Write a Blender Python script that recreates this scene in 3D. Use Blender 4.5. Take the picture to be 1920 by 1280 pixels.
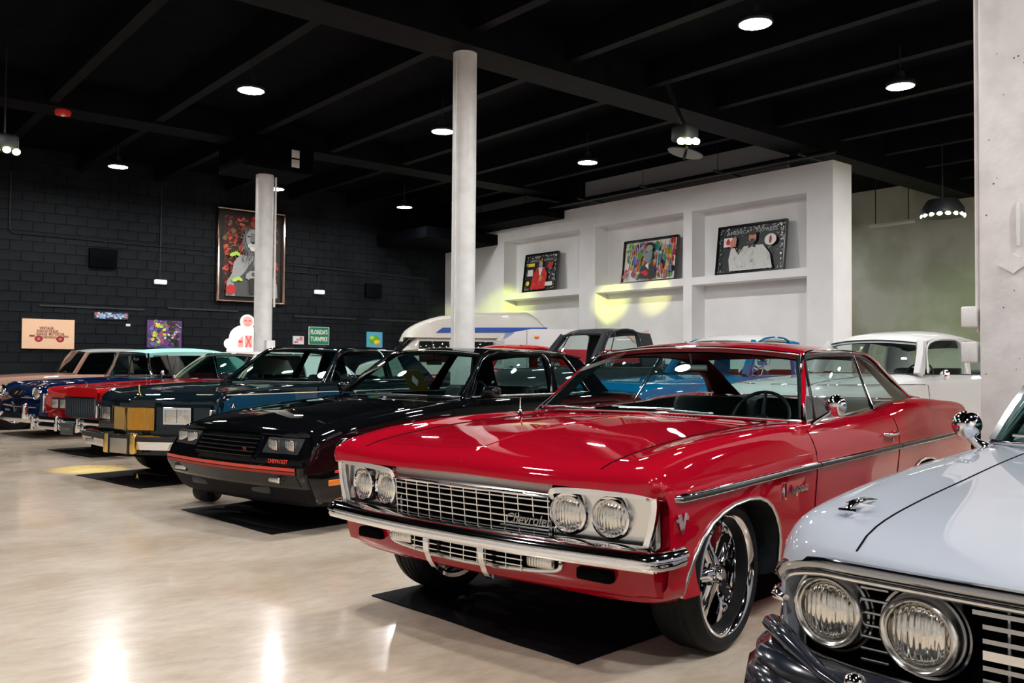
import bpy, bmesh, math, random
import numpy as np
from mathutils import Vector, Matrix
from mathutils.bvhtree import BVHTree
random.seed(7); rng=np.random.default_rng(7)
for _o in list(bpy.data.objects): bpy.data.objects.remove(_o)
SC=bpy.context.scene; COL=SC.collection
PI=math.pi; R=math.radians

# ------------------------------------------------------------------ camera
CH=1.26; AZ=R(50.2); PIT=math.atan(42/1640); ROLL=.007
_F0=Vector((math.cos(AZ),math.sin(AZ),0)); _R0=Vector((math.sin(AZ),-math.cos(AZ),0)); _Z=Vector((0,0,1))
_F=_F0*math.cos(PIT)+_Z*math.sin(PIT); _U0=_Z*math.cos(PIT)-_F0*math.sin(PIT)
_Rt=_R0*math.cos(ROLL)+_U0*math.sin(ROLL); _U=_U0*math.cos(ROLL)-_R0*math.sin(ROLL)
cam=bpy.data.cameras.new('camera'); camo=bpy.data.objects.new('camera',cam); COL.objects.link(camo)
cam.sensor_width=36; cam.lens=36*1640/1920; cam.clip_start=.05; cam.clip_end=200
m3=Matrix((_Rt,_U,-_F)).transposed(); camo.matrix_world=Matrix.Translation((0,0,CH))@m3.to_4x4()
SC.camera=camo
# ------------------------------------------------------------------ world, exposure
W=bpy.data.worlds.new('world'); SC.world=W; W.use_nodes=True
W.node_tree.nodes['Background'].inputs[0].default_value=(.55,.65,.8,1); W.node_tree.nodes['Background'].inputs[1].default_value=.03
SC.view_settings.view_transform='Standard'; SC.view_settings.look='None'; SC.view_settings.gamma=1; SC.view_settings.use_curve_mapping=False
SC.view_settings.exposure=0.86
LAMP_E=230.0          # emission of the ceiling lamps

# ------------------------------------------------------------------ materials
def srgb(r,g,b):
    f=lambda c:(c/255/12.92 if c/255<=.04045 else ((c/255+.055)/1.055)**2.4)
    return (f(r),f(g),f(b),1)
def mat(name,col,rough=.5,metal=0.,coat=0.,coatr=.03,emit=None,es=0,spec=None,trans=0,ior=None):
    m=bpy.data.materials.new(name); m.use_nodes=True; b=m.node_tree.nodes['Principled BSDF']
    b.inputs['Base Color'].default_value=col; b.inputs['Roughness'].default_value=rough; b.inputs['Metallic'].default_value=metal
    b.inputs['Coat Weight'].default_value=coat; b.inputs['Coat Roughness'].default_value=coatr
    if spec is not None: b.inputs['Specular IOR Level'].default_value=spec
    if emit: b.inputs['Emission Color'].default_value=emit; b.inputs['Emission Strength'].default_value=es
    if trans: b.inputs['Transmission Weight'].default_value=trans
    if ior: b.inputs['IOR'].default_value=ior
    m.diffuse_color=col
    return m
def N(m,t,**k):
    n=m.node_tree.nodes.new(t)
    for a,b in k.items(): setattr(n,a,b)
    return n
def L(m,a,b): m.node_tree.links.new(a,b)
def noise_tint(m,scale,c0,c1,lo=.4,hi=.6,det=4,bump=0,bs=None,vec='Object',stretch=None):
    nt=m.node_tree; b=nt.nodes['Principled BSDF']; tc=N(m,'ShaderNodeTexCoord'); n=N(m,'ShaderNodeTexNoise'); n.inputs['Scale'].default_value=scale; n.inputs['Detail'].default_value=det
    src=tc.outputs[vec]
    if stretch:
        mp=N(m,'ShaderNodeMapping'); mp.inputs['Scale'].default_value=stretch; L(m,src,mp.inputs[0]); src=mp.outputs[0]
    L(m,src,n.inputs['Vector']); r=N(m,'ShaderNodeValToRGB'); r.color_ramp.elements[0].position=lo; r.color_ramp.elements[1].position=hi
    r.color_ramp.elements[0].color=c0; r.color_ramp.elements[1].color=c1; L(m,n.outputs['Fac'],r.inputs[0]); L(m,r.outputs[0],b.inputs['Base Color'])
    if bump:
        n2=N(m,'ShaderNodeTexNoise'); n2.inputs['Scale'].default_value=bs or scale*3; n2.inputs['Detail'].default_value=6; L(m,src,n2.inputs['Vector'])
        bp=N(m,'ShaderNodeBump'); bp.inputs['Strength'].default_value=bump; bp.inputs['Distance'].default_value=.01; L(m,n2.outputs['Fac'],bp.inputs['Height']); L(m,bp.outputs[0],b.inputs['Normal'])
    return m
def paint(name,c,rough=.28,metal=0.):
    m=mat(name,c,rough,metal,coat=1.,coatr=.02,spec=.0); 
    b=m.node_tree.nodes['Principled BSDF']
    tc=N(m,'ShaderNodeTexCoord'); n=N(m,'ShaderNodeTexNoise'); n.inputs['Scale'].default_value=2.2; n.inputs['Detail'].default_value=2; L(m,tc.outputs['Object'],n.inputs['Vector'])
    bp=N(m,'ShaderNodeBump'); bp.inputs['Strength'].default_value=.06; bp.inputs['Distance'].default_value=.02; L(m,n.outputs['Fac'],bp.inputs['Height']); L(m,bp.outputs[0],b.inputs['Coat Normal'])
    return m
def glass(name,tint,refl=1.0,rough=.0):
    m=bpy.data.materials.new(name); m.use_nodes=True; nt=m.node_tree; nt.nodes.clear(); o=N(m,'ShaderNodeOutputMaterial'); mx=N(m,'ShaderNodeMixShader')
    t=N(m,'ShaderNodeBsdfTransparent'); t.inputs[0].default_value=tint; g=N(m,'ShaderNodeBsdfGlossy'); g.inputs['Roughness'].default_value=.01; g.inputs[0].default_value=(refl,refl,refl,1)
    # fresnel from |N.I| so that both sides of the thin pane behave alike
    ge=N(m,'ShaderNodeNewGeometry'); d=N(m,'ShaderNodeVectorMath',operation='DOT_PRODUCT'); L(m,ge.outputs['Normal'],d.inputs[0]); L(m,ge.outputs['Incoming'],d.inputs[1])
    ab=N(m,'ShaderNodeMath',operation='ABSOLUTE'); L(m,d.outputs['Value'],ab.inputs[0]); s=N(m,'ShaderNodeMath',operation='SUBTRACT'); s.inputs[0].default_value=1; L(m,ab.outputs[0],s.inputs[1])
    p=N(m,'ShaderNodeMath',operation='POWER'); L(m,s.outputs[0],p.inputs[0]); p.inputs[1].default_value=4.5
    ma=N(m,'ShaderNodeMath',operation='MULTIPLY_ADD'); L(m,p.outputs[0],ma.inputs[0]); ma.inputs[1].default_value=.85; ma.inputs[2].default_value=.07
    L(m,ma.outputs[0],mx.inputs[0]); L(m,t.outputs[0],mx.inputs[1]); L(m,g.outputs[0],mx.inputs[2]); L(m,mx.outputs[0],o.inputs[0])
    m.diffuse_color=tint
    return m
CHROME=mat('chrome',(.86,.86,.88,1),.045,1.)
CHROME2=mat('satin_bright_trim',(.74,.73,.71,1),.22,1.)
DCHROME=mat('dark_chrome',(.35,.36,.38,1),.10,1.)
GOLD=mat('gold_plate',(.80,.52,.16,1),.16,1.)
BLACKP=mat('black_plastic',(.012,.013,.015,1),.45)
BLACKM=mat('matt_black',(.002,.002,.0025,1),.9,spec=.05)
RUBBER=noise_tint(mat('tyre_rubber',(.012,.012,.013,1),.62,spec=.2),30,(.0045,.0045,.005,1),(.008,.008,.009,1),bump=.15,bs=90)
DARKINT=noise_tint(mat('dark_vinyl',(.01,.012,.014,1),.5,spec=.2),14,(.008,.010,.012,1),(.014,.017,.020,1),bump=.1,bs=120)
SILLTRIM=mat('grey_rubber_seal',(.03,.03,.035,1),.4)
AMBER=mat('amber_lens',(.75,.22,.02,1),.2,coat=1)
WGLASS=glass('clear_window_glass',(.88,.95,.93,1))
TGLASS=glass('green_tinted_glass',(.66,.84,.80,1))
DGLASS=glass('smoked_glass',(.30,.38,.40,1))
def lensmat(name='fluted_headlamp_glass'):
    m=mat(name,(.72,.70,.65,1),.13,.9,coat=1.,coatr=.03); b=m.node_tree.nodes['Principled BSDF']
    tc=N(m,'ShaderNodeTexCoord'); w=N(m,'ShaderNodeTexWave'); w.bands_direction='Y'; w.inputs['Scale'].default_value=22; w.inputs['Distortion'].default_value=1.2; w.inputs['Detail'].default_value=2
    L(m,tc.outputs['Object'],w.inputs['Vector']); n=N(m,'ShaderNodeTexNoise'); n.inputs['Scale'].default_value=26; L(m,tc.outputs['Object'],n.inputs['Vector'])
    a=N(m,'ShaderNodeMath',operation='ADD'); L(m,w.outputs['Fac'],a.inputs[0]); L(m,n.outputs['Fac'],a.inputs[1])
    bp=N(m,'ShaderNodeBump'); bp.inputs['Strength'].default_value=.45; bp.inputs['Distance'].default_value=.006; L(m,a.outputs[0],bp.inputs['Height']); L(m,bp.outputs[0],b.inputs['Normal'])
    return m
LENS=lensmat()

# ------------------------------------------------------------------ mesh helpers
def catmull(P,n,closed=False):
    P=np.array(P,float); m=len(P); out=[]
    if m==2: return np.array([P[0]+(P[1]-P[0])*t for t in np.linspace(0,1,n+1)])
    segs=m if closed else m-1
    for i in range(segs):
        p1,p2=P[i],P[(i+1)%m]
        p0=P[(i-1)%m] if closed or i>0 else 2*p1-p2
        p3=P[(i+2)%m] if closed or i<m-2 else 2*p2-p1
        for k in range(n):
            t=k/n; out.append(.5*((2*p1)+(-p0+p2)*t+(2*p0-5*p1+4*p2-p3)*t*t+(-p0+3*p1-3*p2+p3)*t**3))
    if not closed: out.append(P[-1])
    return np.array(out)
def pchip(x,y,xq):
    x=np.asarray(x,float); y=np.asarray(y,float); h=np.diff(x); sh=(-1,)+(1,)*(y.ndim-1); d=np.diff(y,axis=0)/h.reshape(sh); m=np.zeros_like(y)
    for i in range(1,len(x)-1):
        w1=2*h[i]+h[i-1]; w2=h[i]+2*h[i-1]; a,b=d[i-1],d[i]
        with np.errstate(divide='ignore',invalid='ignore'): v=(w1+w2)/(w1/a+w2/b)
        m[i]=np.where(a*b>0,v,0)
    m[0]=d[0]; m[-1]=d[-1]
    xq=np.asarray(xq,float); i=np.clip(np.searchsorted(x,xq)-1,0,len(x)-2); hh=h[i].reshape(sh); t=((xq-x[i])/h[i]).reshape(sh)
    return (2*t**3-3*t**2+1)*y[i]+(t**3-2*t**2+t)*hh*m[i]+(-2*t**3+3*t**2)*y[i+1]+(t**3-t**2)*hh*m[i+1]
class MB:
    def __init__(s): s.v=[]; s.f=[]; s.mi=[]; s.M=None
    def tf(s,p):
        return [tuple(s.M@Vector(q)) for q in p] if s.M is not None else [tuple(map(float,q)) for q in p]
    def add(s,verts,faces,mi=0):
        o=len(s.v); s.v+=s.tf(verts); s.f+=[tuple(i+o for i in f) for f in faces]; s.mi+=[mi]*len(faces); return s
    def box(s,x0,x1,y0,y1,z0,z1,mi=0):
        return s.add([(x,y,z) for x in (x0,x1) for y in (y0,y1) for z in (z0,z1)],[(0,1,3,2),(4,6,7,5),(0,4,5,1),(2,3,7,6),(0,2,6,4),(1,5,7,3)],mi)
    def rbox(s,c,size,r=.02,mi=0,seg=2):
        bm=bmesh.new(); bmesh.ops.create_cube(bm,size=1); bmesh.ops.scale(bm,vec=size,verts=bm.verts); bmesh.ops.bevel(bm,geom=bm.edges[:]+bm.verts[:],offset=min(r,min(size)*.49),segments=seg,affect='EDGES',profile=.5)
        bm.verts.ensure_lookup_table(); s.add([(v.co.x+c[0],v.co.y+c[1],v.co.z+c[2]) for v in bm.verts],[[v.index for v in f.verts] for f in bm.faces],mi); bm.free(); return s
    def grid(s,G,mi=0,cu=False,cv=False,flip=False):
        G=np.asarray(G,float); a,b=G.shape[:2]; F=[]
        for i in range(a if cu else a-1):
            for j in range(b if cv else b-1):
                i2,j2=(i+1)%a,(j+1)%b; q=(i*b+j,i*b+j2,i2*b+j2,i2*b+j); F.append(q[::-1] if flip else q)
        return s.add(G.reshape(-1,3),F,mi)
    def tube(s,P,r,seg=8,closed=False,mi=0,cap=True,sy=1.,up=(0,0,1)):
        P=[Vector(p) for p in P]; n=len(P); rr=r if hasattr(r,'__len__') else [r]*n
        prof=[(math.cos(2*PI*k/seg),math.sin(2*PI*k/seg)*sy) for k in range(seg)]
        return s.sweep(P,prof,rr,closed,mi,cap,up)
    def sweep(s,P,prof,rr=None,closed=False,mi=0,cap=True,up=(0,0,1)):
        P=[Vector(p) for p in P]; n=len(P); rr=rr if rr is not None else [1]*n; up=Vector(up); G=[]; last=None
        for i,p in enumerate(P):
            a=P[(i-1)%n] if closed or i>0 else p; b=P[(i+1)%n] if closed or i<n-1 else p
            t=(b-a).normalized(); x=t.cross(up)
            if x.length<.05: x=last if last is not None else t.cross(Vector((1,0,.01)))
            x=x.normalized(); last=x; y=x.cross(t).normalized()
            G.append([p+x*(u*rr[i])+y*(v*rr[i]) for u,v in prof])
        k=len(prof); F=[]
        for i in range(n if closed else n-1):
            for j in range(k): F.append((i*k+j,i*k+(j+1)%k,((i+1)%n)*k+(j+1)%k,((i+1)%n)*k+j))
        if cap and not closed: F+= [tuple(range(k-1,-1,-1)),tuple(range((n-1)*k,n*k))]
        return s.add([q for g in G for q in g],F,mi)
    def lathe(s,prof,seg=24,c=(0,0,0),ax='y',mi=0,closed=False):
        V=[];F=[];k=len(prof)
        for i in range(seg):
            a=2*PI*i/seg; ca,sa=math.cos(a),math.sin(a)
            for r,h in prof:
                if ax=='y': V.append((c[0]+r*ca,c[1]+h,c[2]+r*sa))
                elif ax=='x': V.append((c[0]+h,c[1]+r*ca,c[2]+r*sa))
                else: V.append((c[0]+r*ca,c[1]+r*sa,c[2]+h))
        for i in range(seg):
            for j in range(k if closed else k-1): 
                j2=(j+1)%k; F.append((i*k+j,((i+1)%seg)*k+j,((i+1)%seg)*k+j2,i*k+j2))
        return s.add(V,F,mi)
    def prism(s,poly,a0,a1,ax='y',mi=0):
        """polygon in the two other axes, extruded along ax"""
        def P(u,v,w): return {'y':(u,w,v),'x':(w,u,v),'z':(u,v,w)}[ax]
        n=len(poly); V=[P(u,v,a0) for u,v in poly]+[P(u,v,a1) for u,v in poly]
        F=[tuple(range(n)),tuple(range(2*n-1,n-1,-1))]+[(i,i+n,(i+1)%n+n,(i+1)%n) for i in range(n)]
        return s.add(V,F,mi)
    def disc(s,c,r,n=16,mi=0,ry=None,nrm='z'):
        ry=ry or r; V=[]
        for k in range(n):
            a=2*PI*k/n; u,v=r*math.cos(a),ry*math.sin(a)
            V.append({'z':(c[0]+u,c[1]+v,c[2]),'y':(c[0]+u,c[1],c[2]+v),'x':(c[0],c[1]+u,c[2]+v)}[nrm])
        return s.add(V,[tuple(range(n))],mi)
    def mesh(s,name,mats,ang=32,recalc=True):
        me=bpy.data.meshes.new(name); me.from_pydata(s.v,[],s.f)
        for m in (mats if isinstance(mats,(list,tuple)) else [mats]): me.materials.append(m)
        if any(s.mi): me.polygons.foreach_set('material_index',s.mi)
        if recalc:
            bm=bmesh.new(); bm.from_mesh(me); bmesh.ops.remove_doubles(bm,verts=bm.verts,dist=1e-5); bmesh.ops.recalc_face_normals(bm,faces=bm.faces); bm.to_mesh(me); bm.free()
        if ang: me.shade_smooth(); me.set_sharp_from_angle(angle=R(ang))
        else: me.shade_flat()
        me.update(); return me
    def build(s,name,mats,parent=None,ang=32,loc=None,recalc=True):
        return link(name,s.mesh(name,mats,ang,recalc),parent,loc)
def link(name,me,parent=None,loc=None,rot=None):
    o=bpy.data.objects.new(name,me); COL.objects.link(o)
    if parent: o.parent=parent
    if loc: o.location=loc
    if rot: o.rotation_euler=rot
    return o
def thing(name,label,cat,loc=(0,0,0),rz=0,group=None):
    o=bpy.data.objects.new(name,None); COL.objects.link(o); o.location=loc; o.rotation_euler=(0,0,rz); o.empty_display_size=.2
    return tag(o,label,cat,group)
def tag(o,label,cat,group=None):
    o['label']=label; o['category']=cat
    if group: o['group']=group
    return o
def struct(o): o['kind']='structure'; return o
def evalmesh(o,name):
    dg=bpy.context.evaluated_depsgraph_get(); me=bpy.data.meshes.new_from_object(o.evaluated_get(dg)); me.name=name; return me
FONT_CACHE={}
def text(s,size,depth,mt,parent,M,name='lettering',shear=0,align='CENTER',bold=0,space=1,width=None):
    cu=bpy.data.curves.new('t','FONT'); cu.body=s; cu.size=size; cu.extrude=depth; cu.shear=shear; cu.align_x=align; cu.align_y='CENTER'; cu.offset=bold; cu.space_character=space; cu.resolution_u=2
    o=bpy.data.objects.new('t',cu); COL.objects.link(o); bpy.context.view_layer.update(); me=evalmesh(o,name); bpy.data.objects.remove(o)
    if width:
        xs=[v.co.x for v in me.vertices]; k=width/max(1e-6,max(xs)-min(xs)); me.transform(Matrix.Diagonal((k,1,1,1)))
    me.transform(M); me.materials.clear(); me.materials.append(mt); return link(name,me,parent)
def frame(o,x,y):
    """4x4 whose local x,y map to the given directions, at point o"""
    x=Vector(x).normalized(); z=x.cross(Vector(y)).normalized(); y=z.cross(x); m=Matrix((x,y,z)).transposed().to_4x4(); return Matrix.Translation(o)@m
# ------------------------------------------------------------------ room
WHITEW=noise_tint(mat('white_wall_paint',(.78,.77,.76,1),.6),1.2,(.74,.735,.73,1),(.80,.795,.79,1))
COLW=noise_tint(mat('white_column_paint',(.74,.73,.71,1),.42),5,(.66,.65,.63,1),(.76,.75,.73,1),.35,.6,bump=.35,bs=14)
CEILM=noise_tint(mat('black_ceiling_paint',(.006,.007,.009,1),.75,spec=.04),3,(.0012,.0015,.0025,1),(.0028,.0032,.0045,1))
BEAMM=noise_tint(mat('black_beam_paint',(.012,.013,.015,1),.6,spec=.08),4,(.0022,.0026,.0036,1),(.0045,.005,.006,1))
BLOCKM=noise_tint(mat('black_block_paint',(.012,.014,.018,1),.55,spec=.14),1.6,(.0035,.0048,.0068,1),(.010,.013,.017,1),.35,.7,bump=.5,bs=30,vec='Object')
SAGE=noise_tint(mat('grey_green_wall_paint',(.30,.31,.25,1),.8),.8,(.25,.26,.20,1),(.36,.37,.32,1))
def floormat():
    m=mat('polished_concrete',(.55,.47,.38,1),.16,coat=.35,coatr=.10); b=m.node_tree.nodes['Principled BSDF']; tc=N(m,'ShaderNodeTexCoord')
    def nz(scale,det=5,rough=.6,st=None):
        n=N(m,'ShaderNodeTexNoise'); n.inputs['Scale'].default_value=scale; n.inputs['Detail'].default_value=det; n.inputs['Roughness'].default_value=rough
        mp=N(m,'ShaderNodeMapping'); mp.inputs['Rotation'].default_value=(0,0,.5); mp.inputs['Scale'].default_value=st or (1,1,1); L(m,tc.outputs['Object'],mp.inputs[0]); L(m,mp.outputs[0],n.inputs['Vector']); return n
    def ramp(n,els):
        r=N(m,'ShaderNodeValToRGB'); e=r.color_ramp.elements; e[0].position,e[0].color=els[0]; e[1].position,e[1].color=els[-1]
        for p,c in els[1:-1]: q=e.new(p); q.color=c
        L(m,n.outputs['Fac'],r.inputs[0]); return r
    base=ramp(nz(.55,6,.62,(1,1.6,1)),[(.30,(.50,.40,.30,1)),(.48,(.64,.54,.43,1)),(.62,(.70,.61,.51,1)),(.75,(.64,.49,.36,1))])
    fine=ramp(nz(7,8,.7,(1,2.2,1)),[(.35,(.72,.70,.66,1)),(.6,(1,1,1,1))])
    spot=ramp(nz(3.1,10,.85),[(.26,(.28,.25,.22,1)),(.34,(1,1,1,1))])
    blot=ramp(nz(1.1,3,.5),[(.33,(.80,.74,.66,1)),(.5,(1,1,1,1))])
    cur=base.outputs[0]
    for r,f in ((fine,.5),(spot,.7),(blot,.55)):
        mx=N(m,'ShaderNodeMix'); mx.data_type='RGBA'; mx.blend_type='MULTIPLY'; mx.inputs[0].default_value=f; L(m,cur,mx.inputs[6]); L(m,r.outputs[0],mx.inputs[7]); cur=mx.outputs[2]
    L(m,cur,b.inputs['Base Color'])
    rr=N(m,'ShaderNodeMapRange'); rr.inputs[3].default_value=.10; rr.inputs[4].default_value=.34; L(m,nz(2.3,5).outputs['Fac'],rr.inputs[0]); L(m,rr.outputs[0],b.inputs['Roughness'])
    bp=N(m,'ShaderNodeBump'); bp.inputs['Strength'].default_value=.12; bp.inputs['Distance'].default_value=.01; L(m,nz(9,6).outputs['Fac'],bp.inputs['Height']); L(m,bp.outputs[0],b.inputs['Normal'])
    return m
X0,X1,Y0,Y1,ZC=-6.,20.3,-6.,19.7,5.55
struct(MB().box(X0,X1,Y0,Y1,-.1,0).build('floor',floormat(),ang=0))
struct(MB().box(X0,X1,Y0,Y1,ZC,ZC+.15).build('ceiling',CEILM,ang=0))
# back wall of painted concrete blocks
wb=struct(MB().box(X0,X1,Y1,Y1+.25,0,ZC).build('wall_back',BLOCKM,ang=0))
bw,bh=.405,.203
bme=MB().rbox((0,0,0),(bw-.012,.016,bh-.012),.005,seg=1).mesh('block',BLOCKM,40)
rest=MB(); blocks=[]
for r in range(int(1.42/bh),26):
    z=bh*(r+.5)
    if z>5.2: break
    for k in range(-1,28):
        x=2.6+bw*(k+(.5 if r%2 else 0))
        if x>13.8 or x<2.4: continue
        d=math.hypot(x,Y1); blocks.append((z>4.6,d,x,z,r))
blocks.sort()
for n,(a,d,x,z,r) in enumerate(blocks):
    dy=random.uniform(-.003,.002)
    if n<290: link('block',bme,wb,(x,Y1-.004+dy,z))
    else: rest.rbox((x,Y1-.004+dy,z),(bw-.012,.016,bh-.012),.005,seg=1)
ro=rest.build('block_courses',BLOCKM,wb,40); ro['kind']='stuff'
struct(MB().box(X0-.2,X0,Y0,Y1,0,ZC).build('wall_left',WHITEW,ang=0))
struct(MB().box(X0,X1,Y0-.2,Y0,0,ZC).build('wall_front',WHITEW,ang=0))
struct(MB().box(X1,X1+.2,Y0,Y1,0,ZC).build('wall_right',SAGE,ang=0))
# white niche wall: front plane x=14, depth .42, y 8.09..19.7, z to 4.86
XW=14.0; YE=8.09; ZT=4.86; zs=[0,2.87,3.04,4.36,ZT]
g=MB(); XB=XW+.42; g.box(XB,XW+.62,YE,Y1,0,ZT)
bays=[(8.60,11.17),(11.39,13.90),(14.41,17.14)]
ys=[YE]+[v for b in bays for v in b]+[Y1]
for i in range(0,len(ys),2): g.box(XW,XB,ys[i],ys[i+1],0,ZT)
for a,b in bays:
    g.box(XW,XB,a,b,4.36,ZT); g.box(XW,XB,a,b,2.87,3.02); g.box(XW,XB,a,b,0,.9)
nw=struct(g.build('wall_niche',WHITEW,ang=0))
struct(MB().box(14.46,14.56,9.3,Y1,4.80,ZC).build('wall_upper',mat('grey_upper_wall',(.34,.35,.36,1),.8),ang=0))
# beams and joists
for n,(yb,zb_) in enumerate(((2.55,4.95),(8.55,5.05),(14.98,5.15))):
    struct(MB().box(X0,X1,yb-.29,yb+.29,zb_,ZC).build('trim_%d'%(n+1),BEAMM,ang=0))
xs=[1.5+1.58*k for k in range(-4,12)]
for n,x in enumerate(xs):
    struct(MB().box(x-.07,x+.07,Y0,Y1 if x<13.5 else 8.0,5.20,ZC).build('trim_%d'%(n+4),BEAMM,ang=0))
# duct boxes under the ceiling near the wall
tag(MB().box(13.2,13.98,14.9,19.6,4.66,5.0).build('ceiling_duct',CEILM,ang=0),'black boxed duct under the ceiling left of the pipes','duct')
tag(MB().box(11.8,14.0,17.4,19.7,4.3,4.56).build('duct_shelf',CEILM,ang=0),'flat black ledge above the corner of the two walls','duct')
# columns
def column(x,y,r,z,label,square=False):
    t=thing('column',label,'column',(x,y,0),group=None); n=12
    if square: MB().rbox((0,0,z/2),(r*2,r*2,z),.03).build('shaft',COLW,t)
    else:
        pr=[(r*math.cos(2*PI*k/n+.13),r*math.sin(2*PI*k/n+.13)) for k in range(n)]
        MB().prism(pr,0,z,'z').build('shaft',COLW,t,40)
    return t
c1=column(6.344,8.55,.150,5.05,'round white steel column standing behind the black coupe')
MB().tube([(-.16,-.05,0),(-.165,-.05,5.0)],.008,6).build('seam',COLW,c1)
c2=column(6.634,14.98,.16,4.78,'white column with black box on top in front of the lion picture')
MB().box(-.66,.66,-.59,.5,4.64,5.16).build('capital_box',CEILM,c2,0)
MB().tube([(.15,-.13,2.25),(.15,-.13,4.6)],.019,6).build('conduit',COLW,c2)
MB().rbox((.05,-.2,1.55),(.16,.09,.2),.01).build('switch_box',COLW,c2)
c3=column(6.375,2.275,.225,5.2,'thick white painted column at the right with conduits',True)
for px in (-.245,-.245):
    pass
MB().tube([(-.10,.26,1.5),(-.10,.26,5.2)],.018,8).tube([(-.15,.26,1.5),(-.15,.26,5.2)],.014,8).build('conduit',COLW,c3)
MB().tube([(.12,-.245,1.75),(.12,-.245,5.2)],.014,8).build('conduit',COLW,c3)
MB().rbox((-.17,.29,1.60),(.11,.10,.14),.01).build('junction_box',COLW,c3)
MB().rbox((-.17,.29,1.36),(.11,.10,.14),.01).build('junction_box',COLW,c3)
MB().rbox((.14,-.26,1.78),(.10,.07,.15),.01).build('junction_box',COLW,c3)
h=MB(); h.tube([(-.235,-.03,2.33),(-.245,-.03,2.27),(-.24,-.03,2.05)],.012,6); h.prism([(-.09,1.93),(0,1.87),(.09,1.93),(0,2.0)],-.245,-.225,'x').build('bracket',COLW,c3)
pk=MB()
for k in range(26):
    yy,zz=random.uniform(-.17,.19),random.uniform(.9,3.4); pk.disc((-.2265,yy,zz),random.uniform(.003,.007),6,nrm='x')
pk.build('chips',mat('chipped_spot',(.12,.11,.10,1),.9),c3,0,recalc=False)
# ------------------------------------------------------------------ ceiling lamps
LDIFF=mat('lamp_diffuser',(1,1,1,1),.5,emit=(1,.985,.97,1),es=LAMP_E)
lampm=MB().lathe([(.0,.16),(.05,.16),(.06,.06),(.17,.03),(.185,-.01),(.18,-.03),(.165,-.032)],20,ax='z').mesh('housing',BLACKP)
ldm=MB().disc((0,0,-.03),.165,24).mesh('diffuser',LDIFF,0,recalc=False)
rodm=MB().tube([(0,0,.15),(0,0,.5)],.008,6).mesh('rod',BLACKP)
lampXY=[(x,y) for y in (-.4,5.35,11.0,16.95) for x in (1.55,4.66,7.74,10.88)]+[(-1.5,5.35),(-1.5,-.4),(1.55,-4.5),(7.74,-4.5),(14.2,5.35),(14.2,-.4),(17.3,2.5),(17.6,12.0)]
names={(7.74,5.35):'round white lamp topmost in the picture',(10.88,5.35):'round white lamp nearest the right column',(4.66,11.0):'bright round lamp above the column with the black box',(7.74,11.0):'round white lamp touching the left edge of the tall round column',(10.88,11.0):'round white lamp above the white niche wall and pipes',(4.66,16.95):'round white lamp farthest left above the black wall',(7.74,16.95):'small round lamp just right of the column before the lion picture',(10.88,16.95):'small round lamp left of the tall round column, low on the ceiling'}
for x,y in lampXY:
    t=thing('ceiling_lamp',names.get((x,y),'round white high-bay lamp of the ceiling outside the view'),'ceiling light',(x,y,4.86),group='round ceiling lamps')
    link('housing',lampm,t); link('diffuser',ldm,t); link('rod',rodm,t)
# ------------------------------------------------------------------ car builders
# car frame: x runs backwards from the front axle, +y is the passenger side, -y the driver side, z up
NSEC=5
def section(W,zb,ze,zh,zc,boxy=0.,zr=None,tuck=.06,top=.88):
    m=ze-zb
    if boxy: p=[(0,zb),(W*.7,zb),(W-tuck,zb+.02),(W-.025,zb+m*.22),(W,zb+m*.5),(W,zb+m*.72),(W-.004,ze-.06),(W-.015,ze-.02),(W-.05,ze),(W*.76,zh),(W*.4,zc-.004),(0,zc)]
    else:    p=[(0,zb),(W*.7,zb),(W-tuck,zb+.02),(W-.03,zb+m*.2),(W-.008,zb+m*.46),(W,zb+m*.68),(W-.018,ze-.10),(W-.055,ze-.03),(W*top,ze),(W*.74,zh),(W*.4,(zh+zc*2)/3),(0,zc)]
    return p
def smooth_section(P):
    C=catmull(P,NSEC); C[:,1]=np.maximum(C[:,1],0); C[0,1]=0; C[-1,1]=0; return C
def hull(st,step=.07,mats=None):
    """st: list of dicts x,W,zb,ze,zh,zc[,dxt,dxc,boxy,P]. returns grid (nx, nsec, 3) of the half section and the closed mesh builder"""
    rows=[]
    for s in st:
        P=s.get('P') or section(s['W'],s['zb'],s['ze'],s['zh'],s['zc'],s.get('boxy',0),tuck=s.get('tuck',.06),top=s.get('top',.88))
        Q=[]
        for k,(y,z) in enumerate(P):
            dx=0
            if 'dxt' in s: dx+=s['dxt']*(0 if k<5 else min(1,(k-4)/2))
            if 'dxc' in s: dx+=s['dxc']*(1-min(1,(y/s['W'])**2))
            if 'dxv' in s: dx+=s['dxv']*min(y,.86)
            if 'dxs' in s: dx+=s['dxs'][k]
            Q.append((s['x']+dx,y,z))
        rows.append(smooth_section(np.array(Q)))
    rows=np.array(rows); xs=[s['x'] for s in st]
    xq=[xs[0]]
    for a,b in zip(xs[:-1],xs[1:]):
        n=max(1,int(math.ceil((b-a)/step))); n=max(n,2); xq+=list(np.linspace(a,b,n+1)[1:])
    G=pchip(xs,rows,xq)
    full=np.concatenate([G,(G*np.array([1,-1,1]))[:,-2:0:-1]],axis=1)
    mb=MB(); mb.grid(full,cv=True)
    n=full.shape[1]; o=0
    mb.add(full[0],[tuple(range(n))]); mb.add(full[-1],[tuple(range(n-1,-1,-1))])
    return G,mb
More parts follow.
